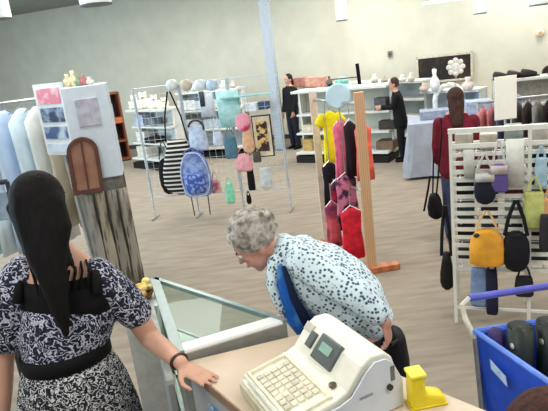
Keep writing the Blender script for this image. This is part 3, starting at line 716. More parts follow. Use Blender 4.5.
# ------------------------------------------------------------------ right: clothing racks, shelf, white poster
def clothes_row(p0, p1, z, h, n, cols, label, group, w=.42):
    p0 = V(p0); p1 = V(p1)
    rail_stand(p0, p1, z, 'garment_rail', label, CHROME, 'garment rail')
    d = (p1-p0).normalized(); sdv = (V((-d.y, d.x, 0))*.9+d*.45).normalized()
    for k in range(n):
        q = p0+(p1-p0)*((k+.5)/n); q.z = z-.03; cc, nm = cols[k % len(cols)]
        garment(q, w, h*(.9+.12*random.random()), mat(cc, .8, vary=.15), '%s garment, %s from the left on the %s' % (nm, ORD[k], group), dirv=sdv, rail=z, group=group, d=.06, n=16)
ORD = ['first', 'second', 'third', 'fourth', 'fifth', 'sixth', 'seventh', 'eighth', 'ninth', 'tenth', 'eleventh', 'twelfth']
a = gz(520, 108, 1.0); b = V((a.x+1.0, a.y-.25, 0)); a = V((a.x-.1, a.y, 0))
clothes_row(a, b, 1.12, .75, 10, [((92, 84, 84), 'grey'), ((60, 48, 50), 'dark brown'), ((150, 146, 144), 'light grey'), ((44, 36, 40), 'black'), ((120, 90, 84), 'brown'), ((180, 178, 172), 'pale'), ((84, 60, 60), 'maroon-brown')], 'chrome rail of grey and brown clothes right of the white poster', 'far right clothes rail')
a = gz(478, 112, .95); a.z = 0; b = V((a.x+.62, a.y-.1, 0))
clothes_row(a, b, 1.06, .6, 6, [((214, 140, 140), 'pink'), ((206, 120, 128), 'rose'), ((110, 120, 150), 'slate blue'), ((130, 110, 110), 'taupe'), ((220, 160, 156), 'light pink'), ((90, 94, 120), 'navy')], 'low chrome rail of pink and blue clothes left of the white poster', 'pink clothes rail', w=.34)
# shelf far right
a = gz(513, 100, .95); b = V((a.x+1.9, a.y-.4, 0)); off_ = V((0.1, .75, 0))
s_r, sp_, sd_, sn_ = gondola(a+off_, b+off_, .42, 1.12, [(.35, .4), (.75, .4)], 'white shelf of dark shoes behind the right clothes rail', mback=mat((170, 166, 156), .6, vary=.1))
srot = Matrix((sd_, sn_, V((0, 0, 1)))).transposed()
def shoe(q, s, m, label, dirv):
    n = V((-dirv.y, dirv.x, 0)); r = empty('shoe', q, label, 'shoe', 'dark shoes on the right shelf')
    put('upper', MB().spine([(q-dirv*.1*s+V((0, 0, .06*s)), .035*s, .06*s), (q-dirv*.03*s+V((0, 0, .055*s)), .04*s, .05*s), (q+dirv*.08*s+V((0, 0, .035*s)), .042*s, .03*s)], side=tuple(n), n=12), m, r, smooth=True)
    put('sole', MB().box(q+V((0, 0, .008)), (.26*s, .085*s, .016), Matrix((dirv, n, V((0, 0, 1)))).transposed()), BLACK, r)
for k, (t, cc) in enumerate(((.1, (48, 36, 34)), (.3, (66, 44, 40)), (.5, (40, 34, 34)), (.9, (30, 36, 34)), (1.1, (44, 52, 46)), (1.35, (36, 30, 30)))):
    shoe(sp_+sd_*t+sn_*.2+V((0, 0, 1.156)), 1.1, mat(cc, .5), 'dark shoe on top of the right shelf, %s from the left' % ORD[k], (sd_+sn_*.4).normalized())
# poster
q = P(506, 98, 5.6); pw = 20*5.9/560; ph = 40*5.9/560
r = empty('poster_stand', V((q.x, q.y, 0)), 'blank white rectangular poster on a thin stand above the clothes', 'sign')
put('poster', MB().box(q, (pw, .015, ph)), mat((244, 243, 234), .6, vary=.01), r, bevel=.002)
put('frame_edge', MB().box(q+V((0, .012, 0)), (pw+.012, .008, ph+.012)), mat((226, 226, 218), .5), r)
put('pole', MB().tube([V((q.x, q.y+.02, .02)), q+V((0, .02, 0))], .012), CHROME, r)
put('base', MB().lathe(V((q.x, q.y+.02, 0)), [(.16, 0), (.16, .015), (.02, .03)], 24), CHROME, r)

# ------------------------------------------------------------------ white slatted rack with bags (right foreground)
sa = V((1.20, 3.61, 0)); sb = V((2.06, 3.26, 0)); SH = 1.385
sdv = (sb-sa).normalized(); snv = V((sdv.y, -sdv.x, 0)); SL = (sb-sa).length
r = empty('slatted_rack', (sa+sb)/2, 'tall white wire slat rack with shelves of goods and hanging bags', 'display rack')
WR2 = mat((236, 236, 226), .45, vary=.02); srt = Matrix((sdv, -snv, V((0, 0, 1)))).transposed()
for t in (0, .5*.95, SL):
    put('post', MB().box(sa+sdv*t+V((0, 0, SH/2)), (.022, .022, SH), srt), WR2, r)
    put('post', MB().box(sa+sdv*t-snv*.38+V((0, 0, SH/2-.08)), (.022, .022, SH-.16), srt), WR2, r)
put('top_bar', MB().box(sa+sdv*SL/2+V((0, 0, SH)), (SL+.03, .03, .03), srt), WR2, r)
put('top_bar', MB().box(sa+sdv*SL/2-snv*.38+V((0, 0, SH-.16)), (SL+.03, .03, .03), srt), WR2, r)
ns = 16
for k in range(ns):
    z = .42+(SH-.10-.42)*k/(ns-1)
    put('slat', MB().box(sa+sdv*SL/2+V((0, 0, z)), (SL, .014, .026), srt), WR2, r)
for z in (.12,): put('bottom_bar', MB().box(sa+sdv*SL/2+V((0, 0, z)), (SL, .016, .018), srt), WR2, r)
for k in range(6):
    z = .42+(SH-.16-.42)*k/5
    sh = MB()
    for j in range(5): sh.tube([sa+sdv*.01-snv*(.04+.08*j)+V((0, 0, z)), sb-sdv*.01-snv*(.04+.08*j)+V((0, 0, z))], .004, 5)
    for j in range(9): sh.tube([sa+sdv*(SL*(j+.5)/9)-snv*.01+V((0, 0, z)), sa+sdv*(SL*(j+.5)/9)-snv*.37+V((0, 0, z))], .004, 5)
    put('wire_shelf', sh, WR2, r)
# small goods inside the rack
gi = 0
pal = [((22, 20, 24), 'black'), ((110, 40, 48), 'dark red'), ((196, 190, 178), 'cream'), ((50, 58, 60), 'dark grey'), ((44, 62, 68), 'dark teal'), ((150, 158, 156), 'pale grey')]
colw = ['left', 'second', 'third', 'fourth', 'fifth', 'right']
for k in range(6):
    z = .425+(SH-.16-.42)*k/5
    for j in range(6):
        cc, nm = pal[(k*2+j*3+1) % 6] if j > 1 else pal[[3, 0, 4, 0, 1, 2][k] if j == 0 else [0, 4, 3, 0, 1, 2][k]]
        q = sa+sdv*(SL*(j+.5)/6)-snv*.2+V((0, 0, z+.006)); hh = .10+.03*((k*5+j*3) % 4)/3
        boxitem(q, (SL/6*.72, .2, hh), srt, cc, '%s folded item, %s column, %s wire shelf from the bottom of the slatted rack' % (nm, colw[j], ORD[k]), 'folded clothing', 'folded_clothing')
def sp(x, y, out=.06):
    d = ray(x, y); o = sa+snv*out; t = (o-EYE).dot(snv)/d.dot(snv); return EYE+d*t
ps = 3.75/560
kw = dict(dirv=sdv, pt=sp, pxs=ps)
bag('tote_bag', 485, 150, 20, 176, 203, mat((30, 30, 44), .7, vary=.1), 'dark navy bag with grey top band on the left of slatted rack', 'tote bag', (481, 152), .09, mstrap=mat((206, 204, 198), .6), shape='round', sw=.4, **kw,
    parts=(('top_band', lambda c, dv_, nv, W, h: MB().box(c+V((0, 0, h*.46)), (W*.86, .085, h*.26), srt), mat((190, 188, 182), .6)),))
bag('tote_bag', 499, 145, 16, 165, 191, mat((104, 88, 150), .7, vary=.1), 'small purple and grey tote bag on the slatted rack', 'tote bag', (500, 138), .08, mstrap=mat((220, 216, 210), .6), sw=.35, **kw,
    parts=(('top_band', lambda c, dv_, nv, W, h: MB().box(c+V((0, 0, h*.34)), (W*.9, .085, h*.3), srt), mat((196, 180, 180), .6)),))
bag('handbag', 487, 225, 33, 229, 265, mat((240, 168, 44), .55, vary=.12, scale=9), 'bright orange-yellow leather handbag on the slatted rack', 'handbag', (490, 206), .13, mstrap=mat((232, 190, 120), .5), out=.13, shape='dome', sw=.3, **kw,
    parts=(('clasp', lambda c, dv_, nv, W, h: MB().ball(c-dv_*W*.28+nv*.06+V((0, 0, h*.42)), (.02, .015, .015)), mat((40, 34, 30), .5)),))
bag('handbag', 516, 215, 25, 232, 270, mat((24, 23, 28), .6, vary=.2), 'round black shoulder bag with long black straps on slatted rack', 'handbag', (508, 196), .12, out=.13, shape='round', sw=.4, srad=.012, **kw)
bag('handbag', 447, 232, 15, 250, 291, mat((28, 30, 30), .6), 'black bag hanging off the left side of the slatted rack', 'handbag', (449, 212), .1, out=-.12, shape='slouch', srad=.012, **kw)
bag('tote_bag', 534, 170, 20, 192, 228, mat((210, 214, 130), .7, vary=.1), 'yellow-green tote bag near the right end of slatted rack', 'tote bag', (532, 176), .07, out=.05, **kw)
bag('tote_bag', 550, 180, 14, 198, 238, mat((232, 170, 120), .7), 'light orange tote bag at the right edge of the photo', 'tote bag', (548, 184), .07, out=.05, **kw)
bag('jeans', 479, 262, 17, 266, 308, mat((128, 152, 190), .8, vary=.12), 'light blue denim piece hanging under the orange handbag', 'jeans', None, .06, shape='bag', out=.03, **kw)
bag('backpack', 492, 262, 12, 268, 316, mat((36, 36, 60), .7), 'dark navy narrow bag below the orange handbag', 'bag', (492, 258), .07, out=.04, **kw)
bag('backpack', 524, 272, 18, 276, 296, mat((40, 38, 40), .7), 'small black bag hanging under the round black shoulder bag', 'bag', (522, 262), .08, out=.04, **kw)
bag('towel', 515, 130, 16, 140, 186, mat((222, 222, 212), .7, vary=.08), 'off-white cloth hanging from the top of the slatted rack', 'towel', None, .03, shape='flat', out=.03, **kw)
bag('towel', 469, 140, 10, 150, 178, mat((206, 204, 196), .7, vary=.08), 'pale grey cloth hanging by the second post of slatted rack', 'towel', None, .03, shape='flat', out=.03, **kw)
bag('pouch', 545, 240, 10, 215, 250, mat((54, 50, 56), .7), 'dark pouch under the light orange tote', 'pouch', None, .06, out=.12, **kw)
bag('pouch', 541, 150, 11, 158, 186, mat((176, 206, 222), .7), 'pale blue pouch above the yellow-green tote bag', 'pouch', (541, 146), .05, out=.03, **kw)

# ------------------------------------------------------------------ counter, corner glass case
CT = .93
bl = gz(185, 364, CT); brr = gz(285, 332, CT)
cA = gz(183, 362, CT); cB = gz(289, 328, CT)
u = V((.68, -.73, 0)).normalized()
q1 = V((cA.x, cA.y, 0)); q2 = V((cB.x, cB.y, 0)); q2 = V((gz(300, 334, CT).x, gz(300, 334, CT).y, 0))
ce2 = gz(488, 411, CT); ce1 = gz(242, 411, CT)
e1 = q1+(V((ce1.x, ce1.y, 0))-q1)*1.55; e2 = q2+(V((ce2.x, ce2.y, 0))-q2)*1.25
r = empty('checkout_counter', (q1+e2)/2, 'checkout counter with beige laminate top and grey side panels', 'counter')
poly = [(e1.x, e1.y), (e2.x, e2.y), (q2.x, q2.y), (q1.x, q1.y)]
put('countertop', MB().prism(poly, CT-.035, CT), mat((206, 186, 162), .35, vary=.05, scale=6), r, bevel=.004)
cen = (q1+q2+e1+e2)/4
ins = [tuple((V((p_[0], p_[1], 0))*.96+cen*.04).to_2d()) for p_ in poly]
put('cabinet_body', MB().prism(ins, 0, CT-.036), mat((172, 178, 180), .6, vary=.08, scale=3), r)
ld = (e1-q1).normalized()
tq = P(198, 404, (q1+ld*.28).y-.0)
put('blue_sticker', MB().beam(q1*.97+cen*.03+ld*.15+V((-.004, -.003, CT-.13)), q1*.97+cen*.03+ld*.26+V((-.004, -.003, CT-.13)), .004, .05), mat((60, 130, 190), .5, c2=(220, 230, 240), scale=40), r)
put('edge_strip', MB().beam(q1+V((0, 0, CT-.017))-V((.003, .003, 0)), e1+V((0, 0, CT-.017))-V((.003, .003, 0)), .004, .036), mat((150, 120, 96), .5), r)

cT = gz(155, 281, CT+.02); cT = V((cT.x, cT.y, 0))
p1_ = q1+V((-.012, .012, 0)); p2_ = V((cB.x, cB.y, 0))+V((-.012, .0, 0))
r = empty('glass_corner_case', (p1_+p2_+cT)/3, 'triangular glass-topped corner display case joined to the counter', 'display case')
GT = CT+.03
METAL = mat((196, 198, 192), .38, .45, vary=.05); FR = mat((140, 158, 154), .3, .2, vary=.05)
bd = (p2_-p1_).normalized(); bn = V((-bd.y, bd.x, 0))
cmb = MB(); cmb.beam(p1_+bn*.035+V((0, 0, GT-.03))-bd*.02, p2_+bn*.035+V((0, 0, GT-.03))-bd*.0, .075, .075)
put('front_rail', cmb, mat((236, 236, 232), .35, .0, vary=.03), r, bevel=.012)
fm_ = MB(); fm_.beam(p1_-bn*.006+V((0, 0, GT-.035)), p2_-bn*.006+V((0, 0, GT-.035)), .012, .062); put('rail_face', fm_, mat((140, 140, 132), .5, vary=.06), r)
for a_, b_ in ((p1_, cT), (cT, p2_)):
    put('top_frame', MB().beam(a_+V((0, 0, GT)), b_+V((0, 0, GT)), .042 if a_ is p1_ else .022, .02), FR, r)
    put('base_frame', MB().beam(a_+V((0, 0, .40)), b_+V((0, 0, .40)), .022, .03), METAL, r)
put('corner_post', MB().box(cT+V((0, 0, GT/2)), (.03, .03, GT)), FR, r)
put('corner_post', MB().box(p1_+bn*.03+V((0, 0, GT/2)), (.025, .025, GT-.04)), METAL, r)
# glass
def glassmat():
    m_ = bpy.data.materials.new('material'); m_.use_nodes = True; N = m_.node_tree.nodes; L = m_.node_tree.links
    for n_ in list(N): N.remove(n_)
    o_ = N.new('ShaderNodeOutputMaterial'); mx = N.new('ShaderNodeMixShader'); t_ = N.new('ShaderNodeBsdfTransparent'); g_ = N.new('ShaderNodeBsdfGlossy')
    t_.inputs[0].default_value = (.93, .98, .97, 1); g_.inputs['Roughness'].default_value = .03; g_.inputs[0].default_value = (.9, 1, .98, 1); mx.inputs[0].default_value = .012
    L.new(t_.outputs[0], mx.inputs[1]); L.new(g_.outputs[0], mx.inputs[2]); L.new(mx.outputs[0], o_.inputs[0]); return m_
GLS = glassmat()
tri = [tuple(p_.to_2d()) for p_ in (p1_+bn*.07, p2_+bn*.07, cT)]
put('top_glass', MB().prism(tri, GT-.002, GT+.006), GLS, r)
put('side_glass', MB().beam(p1_+V((0, 0, (GT+.4)/2)), cT+V((0, 0, (GT+.4)/2)), .006, GT-.42), GLS, r)
put('side_glass', MB().beam(cT+V((0, 0, (GT+.4)/2)), p2_+V((0, 0, (GT+.4)/2)), .006, GT-.42), GLS, r)
ctr = (p1_+p2_+cT)/3
tri2 = [tuple((V((a_[0], a_[1], 0))*.96+ctr*.04).to_2d()) for a_ in tri]
put('glass_shelf', MB().prism(tri2, .70, .706), GLS, r)
put('deck', MB().prism(tri2, .385, .40), mat((150, 140, 124), .6), r)
put('shelf_edge', MB().beam(V((*tri2[0], .703)), V((*tri2[2], .703)), .01, .012), FR, r); put('shelf_edge', MB().beam(V((*tri2[1], .703)), V((*tri2[2], .703)), .01, .012), FR, r)
put('cabinet_base', MB().prism([tuple((V((a_[0], a_[1], 0))*.93+ctr*.07).to_2d()) for a_ in tri], 0, .385), mat((186, 188, 182), .6), r)
put('back_panel', MB().beam(p1_+bn*.02+V((0, 0, .45)), p2_+bn*.02+V((0, 0, .45)), .015, .85), mat((170, 172, 168), .6), r)
# grey clerk-side door panel left of the case
pz0 = p1_+V((-.02, 0, 0)); pdir = (cT-p1_).normalized()
r = empty('clerk_panel', p1_+pdir*.35-V((.1, .0, 0)), 'plain grey service panel between the clerk and the glass case', 'panel')
put('panel', MB().beam(p1_+V((-.045, -.03, .43)), cT+V((-.045, -.02, .43)), .02, .84), mat((150, 152, 148), .7, vary=.06), r)
put('cap', MB().beam(p1_+V((-.045, -.03, .86)), cT+V((-.045, -.02, .86)), .03, .02), mat((190, 192, 186), .6), r)

# ------------------------------------------------------------------ cash register
ra = V((.91, .41, 0)).normalized(); rb = V((.41, -.91, 0)).normalized()
O = gz(243, 393, CT); O = V((O.x, O.y, CT))
r = empty('cash_register', O+ra*.19+rb*.16, 'cream electronic cash register with small grey display on the counter', 'cash register')
CR = mat((238, 236, 220), .45, vary=.03); Lb = .36; Zv = V((0, 0, 1)); ZS = V((0, 0, .80))
put('cash_drawer', MB().extr([(0, .0), (.40, .0), (.40, .065), (0, .065)], O, ra, ZS, rb*Lb), CR, r, bevel=.006)
put('drawer_lip', MB().extr([(-.012, .012), (0, .012), (0, .062), (-.012, .062)], O+rb*.01, ra, ZS, rb*(Lb-.02)), mat((206, 200, 172), .5), r, bevel=.003)
prof = [(.005, .08), (.385, .08), (.395, .12), (.375, .215), (.345, .245), (.30, .25), (.262, .225), (.205, .145), (.17, .128), (.02, .10), (.005, .095)]
put('housing', MB().extr(prof, O+rb*.012, ra, ZS, rb*(Lb-.024)), CR, r, bevel=.008)
# side cheek: bluish white cover
put('side_cover', MB().extr([(.005, .004), (.396, .004), (.396, .12), (.365, .205), (.34, .232), (.30, .236), (.27, .21), (.21, .13), (.17, .113), (.03, .098), (.005, .09)], O+rb*(Lb-.0), ra, ZS, rb*.006), mat((216, 224, 232), .4, vary=.02), r, bevel=.002)
# key tray
s1 = V((.02, .10*.8)); s2 = V((.17, .128*.8)); sl = (s2-s1).normalized(); A3 = ra*sl.x+Zv*sl.y; N3 = (Zv*sl.x-ra*sl.y)
krot = Matrix((A3, rb, N3)).transposed(); kc = O+ra*.09+Zv*.0912+rb*Lb*.5
fr_ = MB()
for sx in (-1, 1): fr_.box(kc+A3*sx*.07+N3*.004, (.012, Lb-.05, .014), krot)
for sx in (-1, 1): fr_.box(kc+rb*sx*(Lb/2-.035)+N3*.004, (.15, .012, .014), krot)
put('key_tray_rim', fr_, mat((238, 234, 206), .5), r, bevel=.003)
for i in range(5):
    for j in range(8):
        q = kc+A3*(-.05+.025*i)+rb*(-.10+.0275*j)+N3*.004
        put('key', MB().box(q, (.019, .021, .008), krot), mat((226, 220, 196) if (i+j) % 7 else (206, 200, 180), .5), r, bevel=.002)
# display slope
s1 = V((.205, .145*.8)); s2 = V((.262, .225*.8)); sl = (s2-s1).normalized(); A4 = ra*sl.x+Zv*sl.y; N4 = (Zv*sl.x-ra*sl.y); drot = Matrix((A4, rb, N4)).transposed()
dc = O+ra*.243+Zv*.157+rb*(Lb*.52)
put('display_bezel', MB().box(dc+N4*.004, (.088, .115, .02), drot), mat((92, 100, 98), .4), r, bevel=.004)
put('display_screen', MB().box(dc+N4*.016+A4*.006, (.03, .06, .003), drot), mat((150, 186, 170), .3), r)
put('small_window', MB().box(O+ra*.243+Zv*.157+rb*(Lb*.24)+N4*.004, (.055, .035, .012), drot), mat((84, 88, 84), .4), r, bevel=.003)
put('paper_slot', MB().box(O+ra*.262+Zv*.178+rb*(Lb*.12)+N4*.002, (.03, .05, .008), drot), mat((206, 200, 180), .4), r)
put('lock', MB().lathe(O+ra*.19+Zv*.108+rb*(Lb*.82)+N3*.006, [(.012, 0), (.012, .008), (.004, .009)], 14, krot), mat((110, 100, 84), .3, .6), r)
put('lock', MB().lathe(O+ra*.345+Zv*.088+rb*(Lb+.004), [(.010, 0), (.010, .01), (.003, .011)], 14, Matrix((ra, Zv, rb)).transposed()), mat((70, 66, 60), .3, .6), r)
put('logo', MB().box(O+ra*.26+Zv*.088+rb*(Lb+.004), (.05, .010, .004), Matrix((ra, Zv, rb)).transposed()), mat((80, 82, 84), .4), r)
put('cable_notch', MB().box(O+ra*.36+Zv*.13+rb*(Lb+.003), (.014, .05, .01), Matrix((ra, Zv, rb)).transposed()), mat((110, 116, 116), .4), r)

# ------------------------------------------------------------------ yellow boot-shaped ornament
q = gz(424, 403, CT); q = V((q.x, q.y, CT)); Y1 = mat((240, 218, 34), .4, vary=.04)
r = empty('yellow_boot', q, 'bright yellow boot-shaped plastic holder on the counter end', 'boot')
fdv = V((1, .12, 0)).normalized(); side_ = V((-fdv.y, fdv.x, 0)); k_ = 1.0
mb = MB(); mb.extr([(-.048, 0), (.062, 0), (.066, .02), (.052, .034), (.014, .044), (-.001, .052), (-.001, .112), (-.044, .116), (-.048, .06)], q-side_*.028, fdv, Zv, side_*.056)
put('boot_body', mb, Y1, r, bevel=.01)
put('top_rim', MB().box(q-fdv*.023+V((0, 0, .114)), (.052, .062, .012), Matrix((fdv, side_, Zv)).transposed()), mat((246, 228, 60), .4), r, bevel=.004)
put('sole', MB().box(q+fdv*.007+V((0, 0, .004)), (.12, .062, .008), Matrix((fdv, side_, Zv)).transposed()), mat((222, 196, 24), .5), r, bevel=.003)

# ------------------------------------------------------------------ shopping cart
kc0 = gz(475, 331, .92); kc0 = V((kc0.x, kc0.y, 0))
la = V((.20, -.98, 0)).normalized(); lw = V((.995, .06, 0)).normalized()
BLU = mat((36, 84, 204), .4, vary=.08, scale=12); HB = mat((92, 96, 196), .4)
r = empty('shopping_cart', kc0+la*.35+lw*.25, 'blue plastic shopping cart with a purple-blue handle bar', 'shopping cart')
Lc, Wc, zt_, zb_ = .72, .50, .92, .52
def cp(a_, w_, z_, tap=1): # a along, w across
    return kc0+la*a_+lw*(Wc/2+(w_-.5)*Wc*tap)+V((0, 0, z_))
def panel(p_, n_t):
    mb = MB(); b = 0; nn = V(n_t)*.012
    for e in (V((0, 0, 0)), nn):
        for v in p_: mb.v.append(v+e)
    mb.face([3, 2, 1, 0]); mb.face([4, 5, 6, 7])
    for k in range(4): mb.face([k, (k+1) % 4, 4+(k+1) % 4, 4+k])
    return mb
put('side_panel', panel([cp(0, 0, zt_), cp(Lc, 0, zt_, .8), cp(Lc-.08, 0, zb_+.04, .72), cp(.03, 0, zb_, .9)], lw), BLU, r)
put('side_panel', panel([cp(0, 1, zt_), cp(Lc, 1, zt_, .8), cp(Lc-.08, 1, zb_+.04, .72), cp(.03, 1, zb_, .9)], -lw), BLU, r)
put('front_panel', panel([cp(Lc, 0, zt_, .8), cp(Lc, 1, zt_, .8), cp(Lc-.08, 1, zb_+.04, .72), cp(Lc-.08, 0, zb_+.04, .72)], -la), BLU, r)
put('back_panel', panel([cp(0.01, 0, zt_), cp(.01, 1, zt_), cp(.03, 1, zb_, .9), cp(.03, 0, zb_, .9)], la), BLU, r)
put('basket_floor', panel([cp(.03, 0, zb_, .9), cp(.03, 1, zb_, .9), cp(Lc-.08, 1, zb_+.04, .72), cp(Lc-.08, 0, zb_+.04, .72)], (0, 0, 1)), BLU, r)
put('rim', MB().tube([cp(0, 0, zt_), cp(Lc, 0, zt_, .8), cp(Lc, 1, zt_, .8), cp(0, 1, zt_)], .011, 8, closed=True), mat((90, 130, 226), .4), r)
hz = 1.03
put('handle_bar', MB().tube([cp(-.06, .03, hz), cp(-.06, .97, hz)], .014, 10), HB, r)
for w_ in (0, 1):
    put('handle_bracket', MB().tube([cp(0, w_, zt_-.03), cp(-.03, w_-(.04 if w_ == 0 else -.04), zt_+.04), cp(-.05, w_-(.04 if w_ == 0 else -.04), hz-.02), cp(-.06, abs(w_-.03), hz)], .011, 8), mat((226, 222, 206), .5), r)
    put('side_frame', MB().tube([cp(0, w_, zt_-.03), cp(.05, w_, .5), cp(.12, w_, .16), cp(Lc-.06, w_, .14, .8)], .012, 8), CHROME, r)
    for a_ in (.12, Lc-.08):
        c = cp(a_, w_, .06, .85)
        wv = put('wheel', MB().lathe(c-lw*.012, [(.004, 0), (.058, 0), (.06, .012), (.058, .024), (.004, .024)], 20, Matrix((la, Zv, lw)).transposed()), BLACK, r)
        put('caster', MB().beam(c+V((0, 0, 0)), c+V((0, 0, .1)), .036, .02), CHROME, r)
put('lower_rack', MB().box(cp(Lc/2, .5, .17), (Wc*.8, Lc*.8, .02), Matrix((lw, la, Zv)).transposed()), CHROME, r)
stp = cp(.17, 0, .80)*.9+cp(.17, 0, .80)*.1
put('label_sticker', MB().beam(P(488, 370, stp.y)+V((0, 0, 0)), P(503, 382, stp.y-.05), .004, .035) if False else panel([cp(.10, 0, .855, .985)-lw*.006, cp(.19, 0, .835, .975)-lw*.006, cp(.20, 0, .80, .97)-lw*.008, cp(.11, 0, .82, .98)-lw*.008], -lw*.2), mat((190, 214, 250), .5), r)
# contents of the cart
def inside(a_, w_): return cp(a_, w_, zb_+.04)
q = inside(.12, .20)
r = empty('rain_boot', q, 'dark green boot standing in the cart, left one', 'boot', 'dark green boots in the cart')
put('shaft', MB().spine([(q+V((0, 0, .04)), .042, .045), (q+V((0, 0, .2)), .042, .045), (q+V((0, 0, .42)), .046, .05), (q+V((0, 0, .425)), .040, .043), (q+V((0, 0, .40)), .036, .040), (q+V((0, 0, .36)), .03, .034)], n=18, rnd=False), mat((22, 34, 28), .5), r, smooth=True)
put('foot', MB().spine([(q+V((0, 0, .045)), .045, .045), (q+la*.12+V((0, 0, .035)), .042, .035)], n=16), mat((22, 34, 28), .5), r, smooth=True)
put('logo_patch', MB().ball(q+V((-.040, -.02, .36)), (.004, .016, .012)), mat((200, 200, 190), .5), r)
r2 = copy_tree(r); r2.location = inside(.12, .42); r2['label'] = 'dark green boot standing in the cart, right one'
q = inside(.17, .74)
r = empty('red_bag', q, 'red fabric bag with an orange top in the shopping cart', 'bag')
mb = MB().spine([(q+V((0, 0, .02)), .09, .12), (q+V((0, 0, .2)), .10, .13), (q+V((0, 0, .36)), .08, .11)], n=20, wave=.05)
put('bag_body', mb, mat((206, 36, 44), .7, vary=.15), r, smooth=True)
put('bag_flap', MB().spine([(q+V((0, 0, .37)), .085, .115), (q+V((0, 0, .42)), .05, .07)], n=20), mat((236, 110, 66), .7), r, smooth=True)
put('handle', MB().tube([q+V((.05*math.cos(a), 0, .43+.06*math.sin(a))) for a in [PI*k/8 for k in range(9)]], .008), mat((180, 30, 40), .6), r)
q = inside(.055, .07)
r = empty('folded_cloth', q, 'dark violet bundled cloth in the left corner of the cart', 'cloth')
put('cloth', MB().spine([(q+V((0, 0, .05))+lw*.045, .014, .03), (q+V((0, 0, .2))+lw*.025, .020, .04), (q+V((0, 0, .36))+lw*.015, .03, .04)], n=18, wave=.1), mat((74, 60, 110), .8, vary=.3), r, smooth=True)
q = inside(.42, .46)
r = empty('folded_cloth', q, 'dark blue-black folded cloth lying lower in the cart', 'cloth')
put('cloth', MB().spine([(q+V((0, 0, .05)), .10, .10), (q+V((0, 0, .16)), .10, .10)], n=18, wave=.1), mat((32, 36, 52), .8, vary=.3), r, smooth=True)

# ================================================================== PEOPLE
def hand_into(mb, wrist, direction, normal, curl=.25, s=1.0, thumb=1, spread=.16):
    """adds palm, four unequal fingers and thumb; normal points out of the back of the hand"""
    d = V(direction).normalized(); n = V(normal); n = (n-d*n.dot(d)).normalized(); w = d.cross(n)
    mb.spine([(wrist, .026*s, .020*s), (wrist+d*.03*s, .034*s, .016*s), (wrist+d*.065*s, .040*s, .014*s), (wrist+d*.085*s, .038*s, .012*s)], side=tuple(w), n=14)
    for k, (off, L) in enumerate(((-.030, .066), (-.010, .076), (.010, .071), (.029, .056))):
        b = wrist+d*.078*s+w*off*s; dd = (d+w*off*spread*12).normalized(); p = b; pts = [b-dd*.02*s, b]; rr = [.0095*s, .0092*s]
        a = 0
        for j, f in enumerate((.45, .30, .25)):
            a += curl*(1.0 if j else .7); v = dd*math.cos(a)-n*math.sin(a); p = p+v*L*s*f; pts.append(p); rr.append((.0086, .0080, .0070)[j]*s)
        mb.spine([(p_, r_, r_) for p_, r_ in zip(pts, rr)], side=tuple(w), n=8)
    b = wrist+d*.02*s-w*.022*s*thumb
    mb.spine([(b, .014*s, .014*s), (b+(d*.6-w*thumb*.8)*.034*s-n*.004*s, .0115*s, .0115*s), (b+(d*.85-w*thumb*.75)*.060*s-n*.010*s, .0095*s, .0095*s), (b+(d*1.1-w*thumb*.55)*.078*s-n*.014*s, .008*s, .008*s)], side=tuple(n), n=8)
def head_into(mb, c, fwd, up, s=1.0, face=True):
    f = V(fwd).normalized(); u = V(up); u = (u-f*u.dot(f)).normalized(); sd = f.cross(u)
    M = Matrix((sd, f, u)).transposed()
    mb.ball(c+u*.02*s-f*.01*s, (.075*s, .092*s, .095*s), M, 20, 14)       # cranium
    mb.ball(c-u*.045*s+f*.025*s, (.056*s, .060*s, .070*s), M, 16, 12)      # face
    mb.ball(c-u*.098*s+f*.055*s, (.026*s, .022*s, .02*s), M, 12, 8)       # chin
    if face:
        mb.spine([(c+f*.078*s+u*.012*s, .009*s, .008*s), (c+f*.098*s-u*.022*s, .013*s, .012*s)], side=tuple(sd), n=10)
        for e in (-1, 1):
            mb.ball(c+f*.066*s+sd*.03*e*s-u*.015*s, (.018*s, .014*s, .012*s), M, 10, 8)
            mb.ball(c+f*.072*s+sd*.028*e*s+u*.022*s, (.022*s, .01*s, .007*s), M, 10, 6)
            mb.ball(c+sd*.077*e*s-u*.015*s-f*.008*s, (.011*s, .02*s, .030*s), M, 10, 8)
        mb.ball(c+f*.082*s-u*.055*s, (.024*s, .011*s, .008*s), M, 12, 6)
    return f, u, sd, M
def face_parts(r, c, f, u, sd, M, s=1.0, lip=(170, 96, 92)):
    for e in (-1, 1):
        ey = put('eye', MB().ball(c+f*.077*s+sd*.030*e*s+u*.005*s, (.012*s, .009*s, .009*s), M, 12, 8), mat((232, 228, 222), .3, vary=.02), r, smooth=True)
        put('iris', MB().ball(c+f*.084*s+sd*.030*e*s+u*.005*s, (.006*s, .004*s, .006*s), M, 10, 6), mat((60, 44, 36), .3), ey, smooth=True)
        put('eyebrow', MB().ball(c+f*.082*s+sd*.030*e*s+u*.027*s, (.019*s, .005*s, .004*s), M, 10, 6), mat((90, 76, 66), .8), r, smooth=True)
    put('lips', MB().ball(c+f*.087*s-u*.055*s, (.021*s, .009*s, .007*s), M, 12, 6), mat(lip, .5), r, smooth=True)
def limb(mb, pts, rr, side=(1, 0, 0), n=14): mb.spine([(p_, r_, r_) if not isinstance(r_, tuple) else (p_, r_[0], r_[1]) for p_, r_ in zip(pts, rr)], side=side, n=n)
def shoe_into(mb, ankle, fwd, s=1.0):
    f = V(fwd).normalized(); b = V((ankle.x, ankle.y, .035))
    mb.spine([(b-f*.05*s, .036*s, .034*s), (b+f*.04*s, .042*s, .036*s), (b+f*.13*s-V((0, 0, .008)), .042*s, .025*s)], side=(-f.y, f.x, 0), n=12)

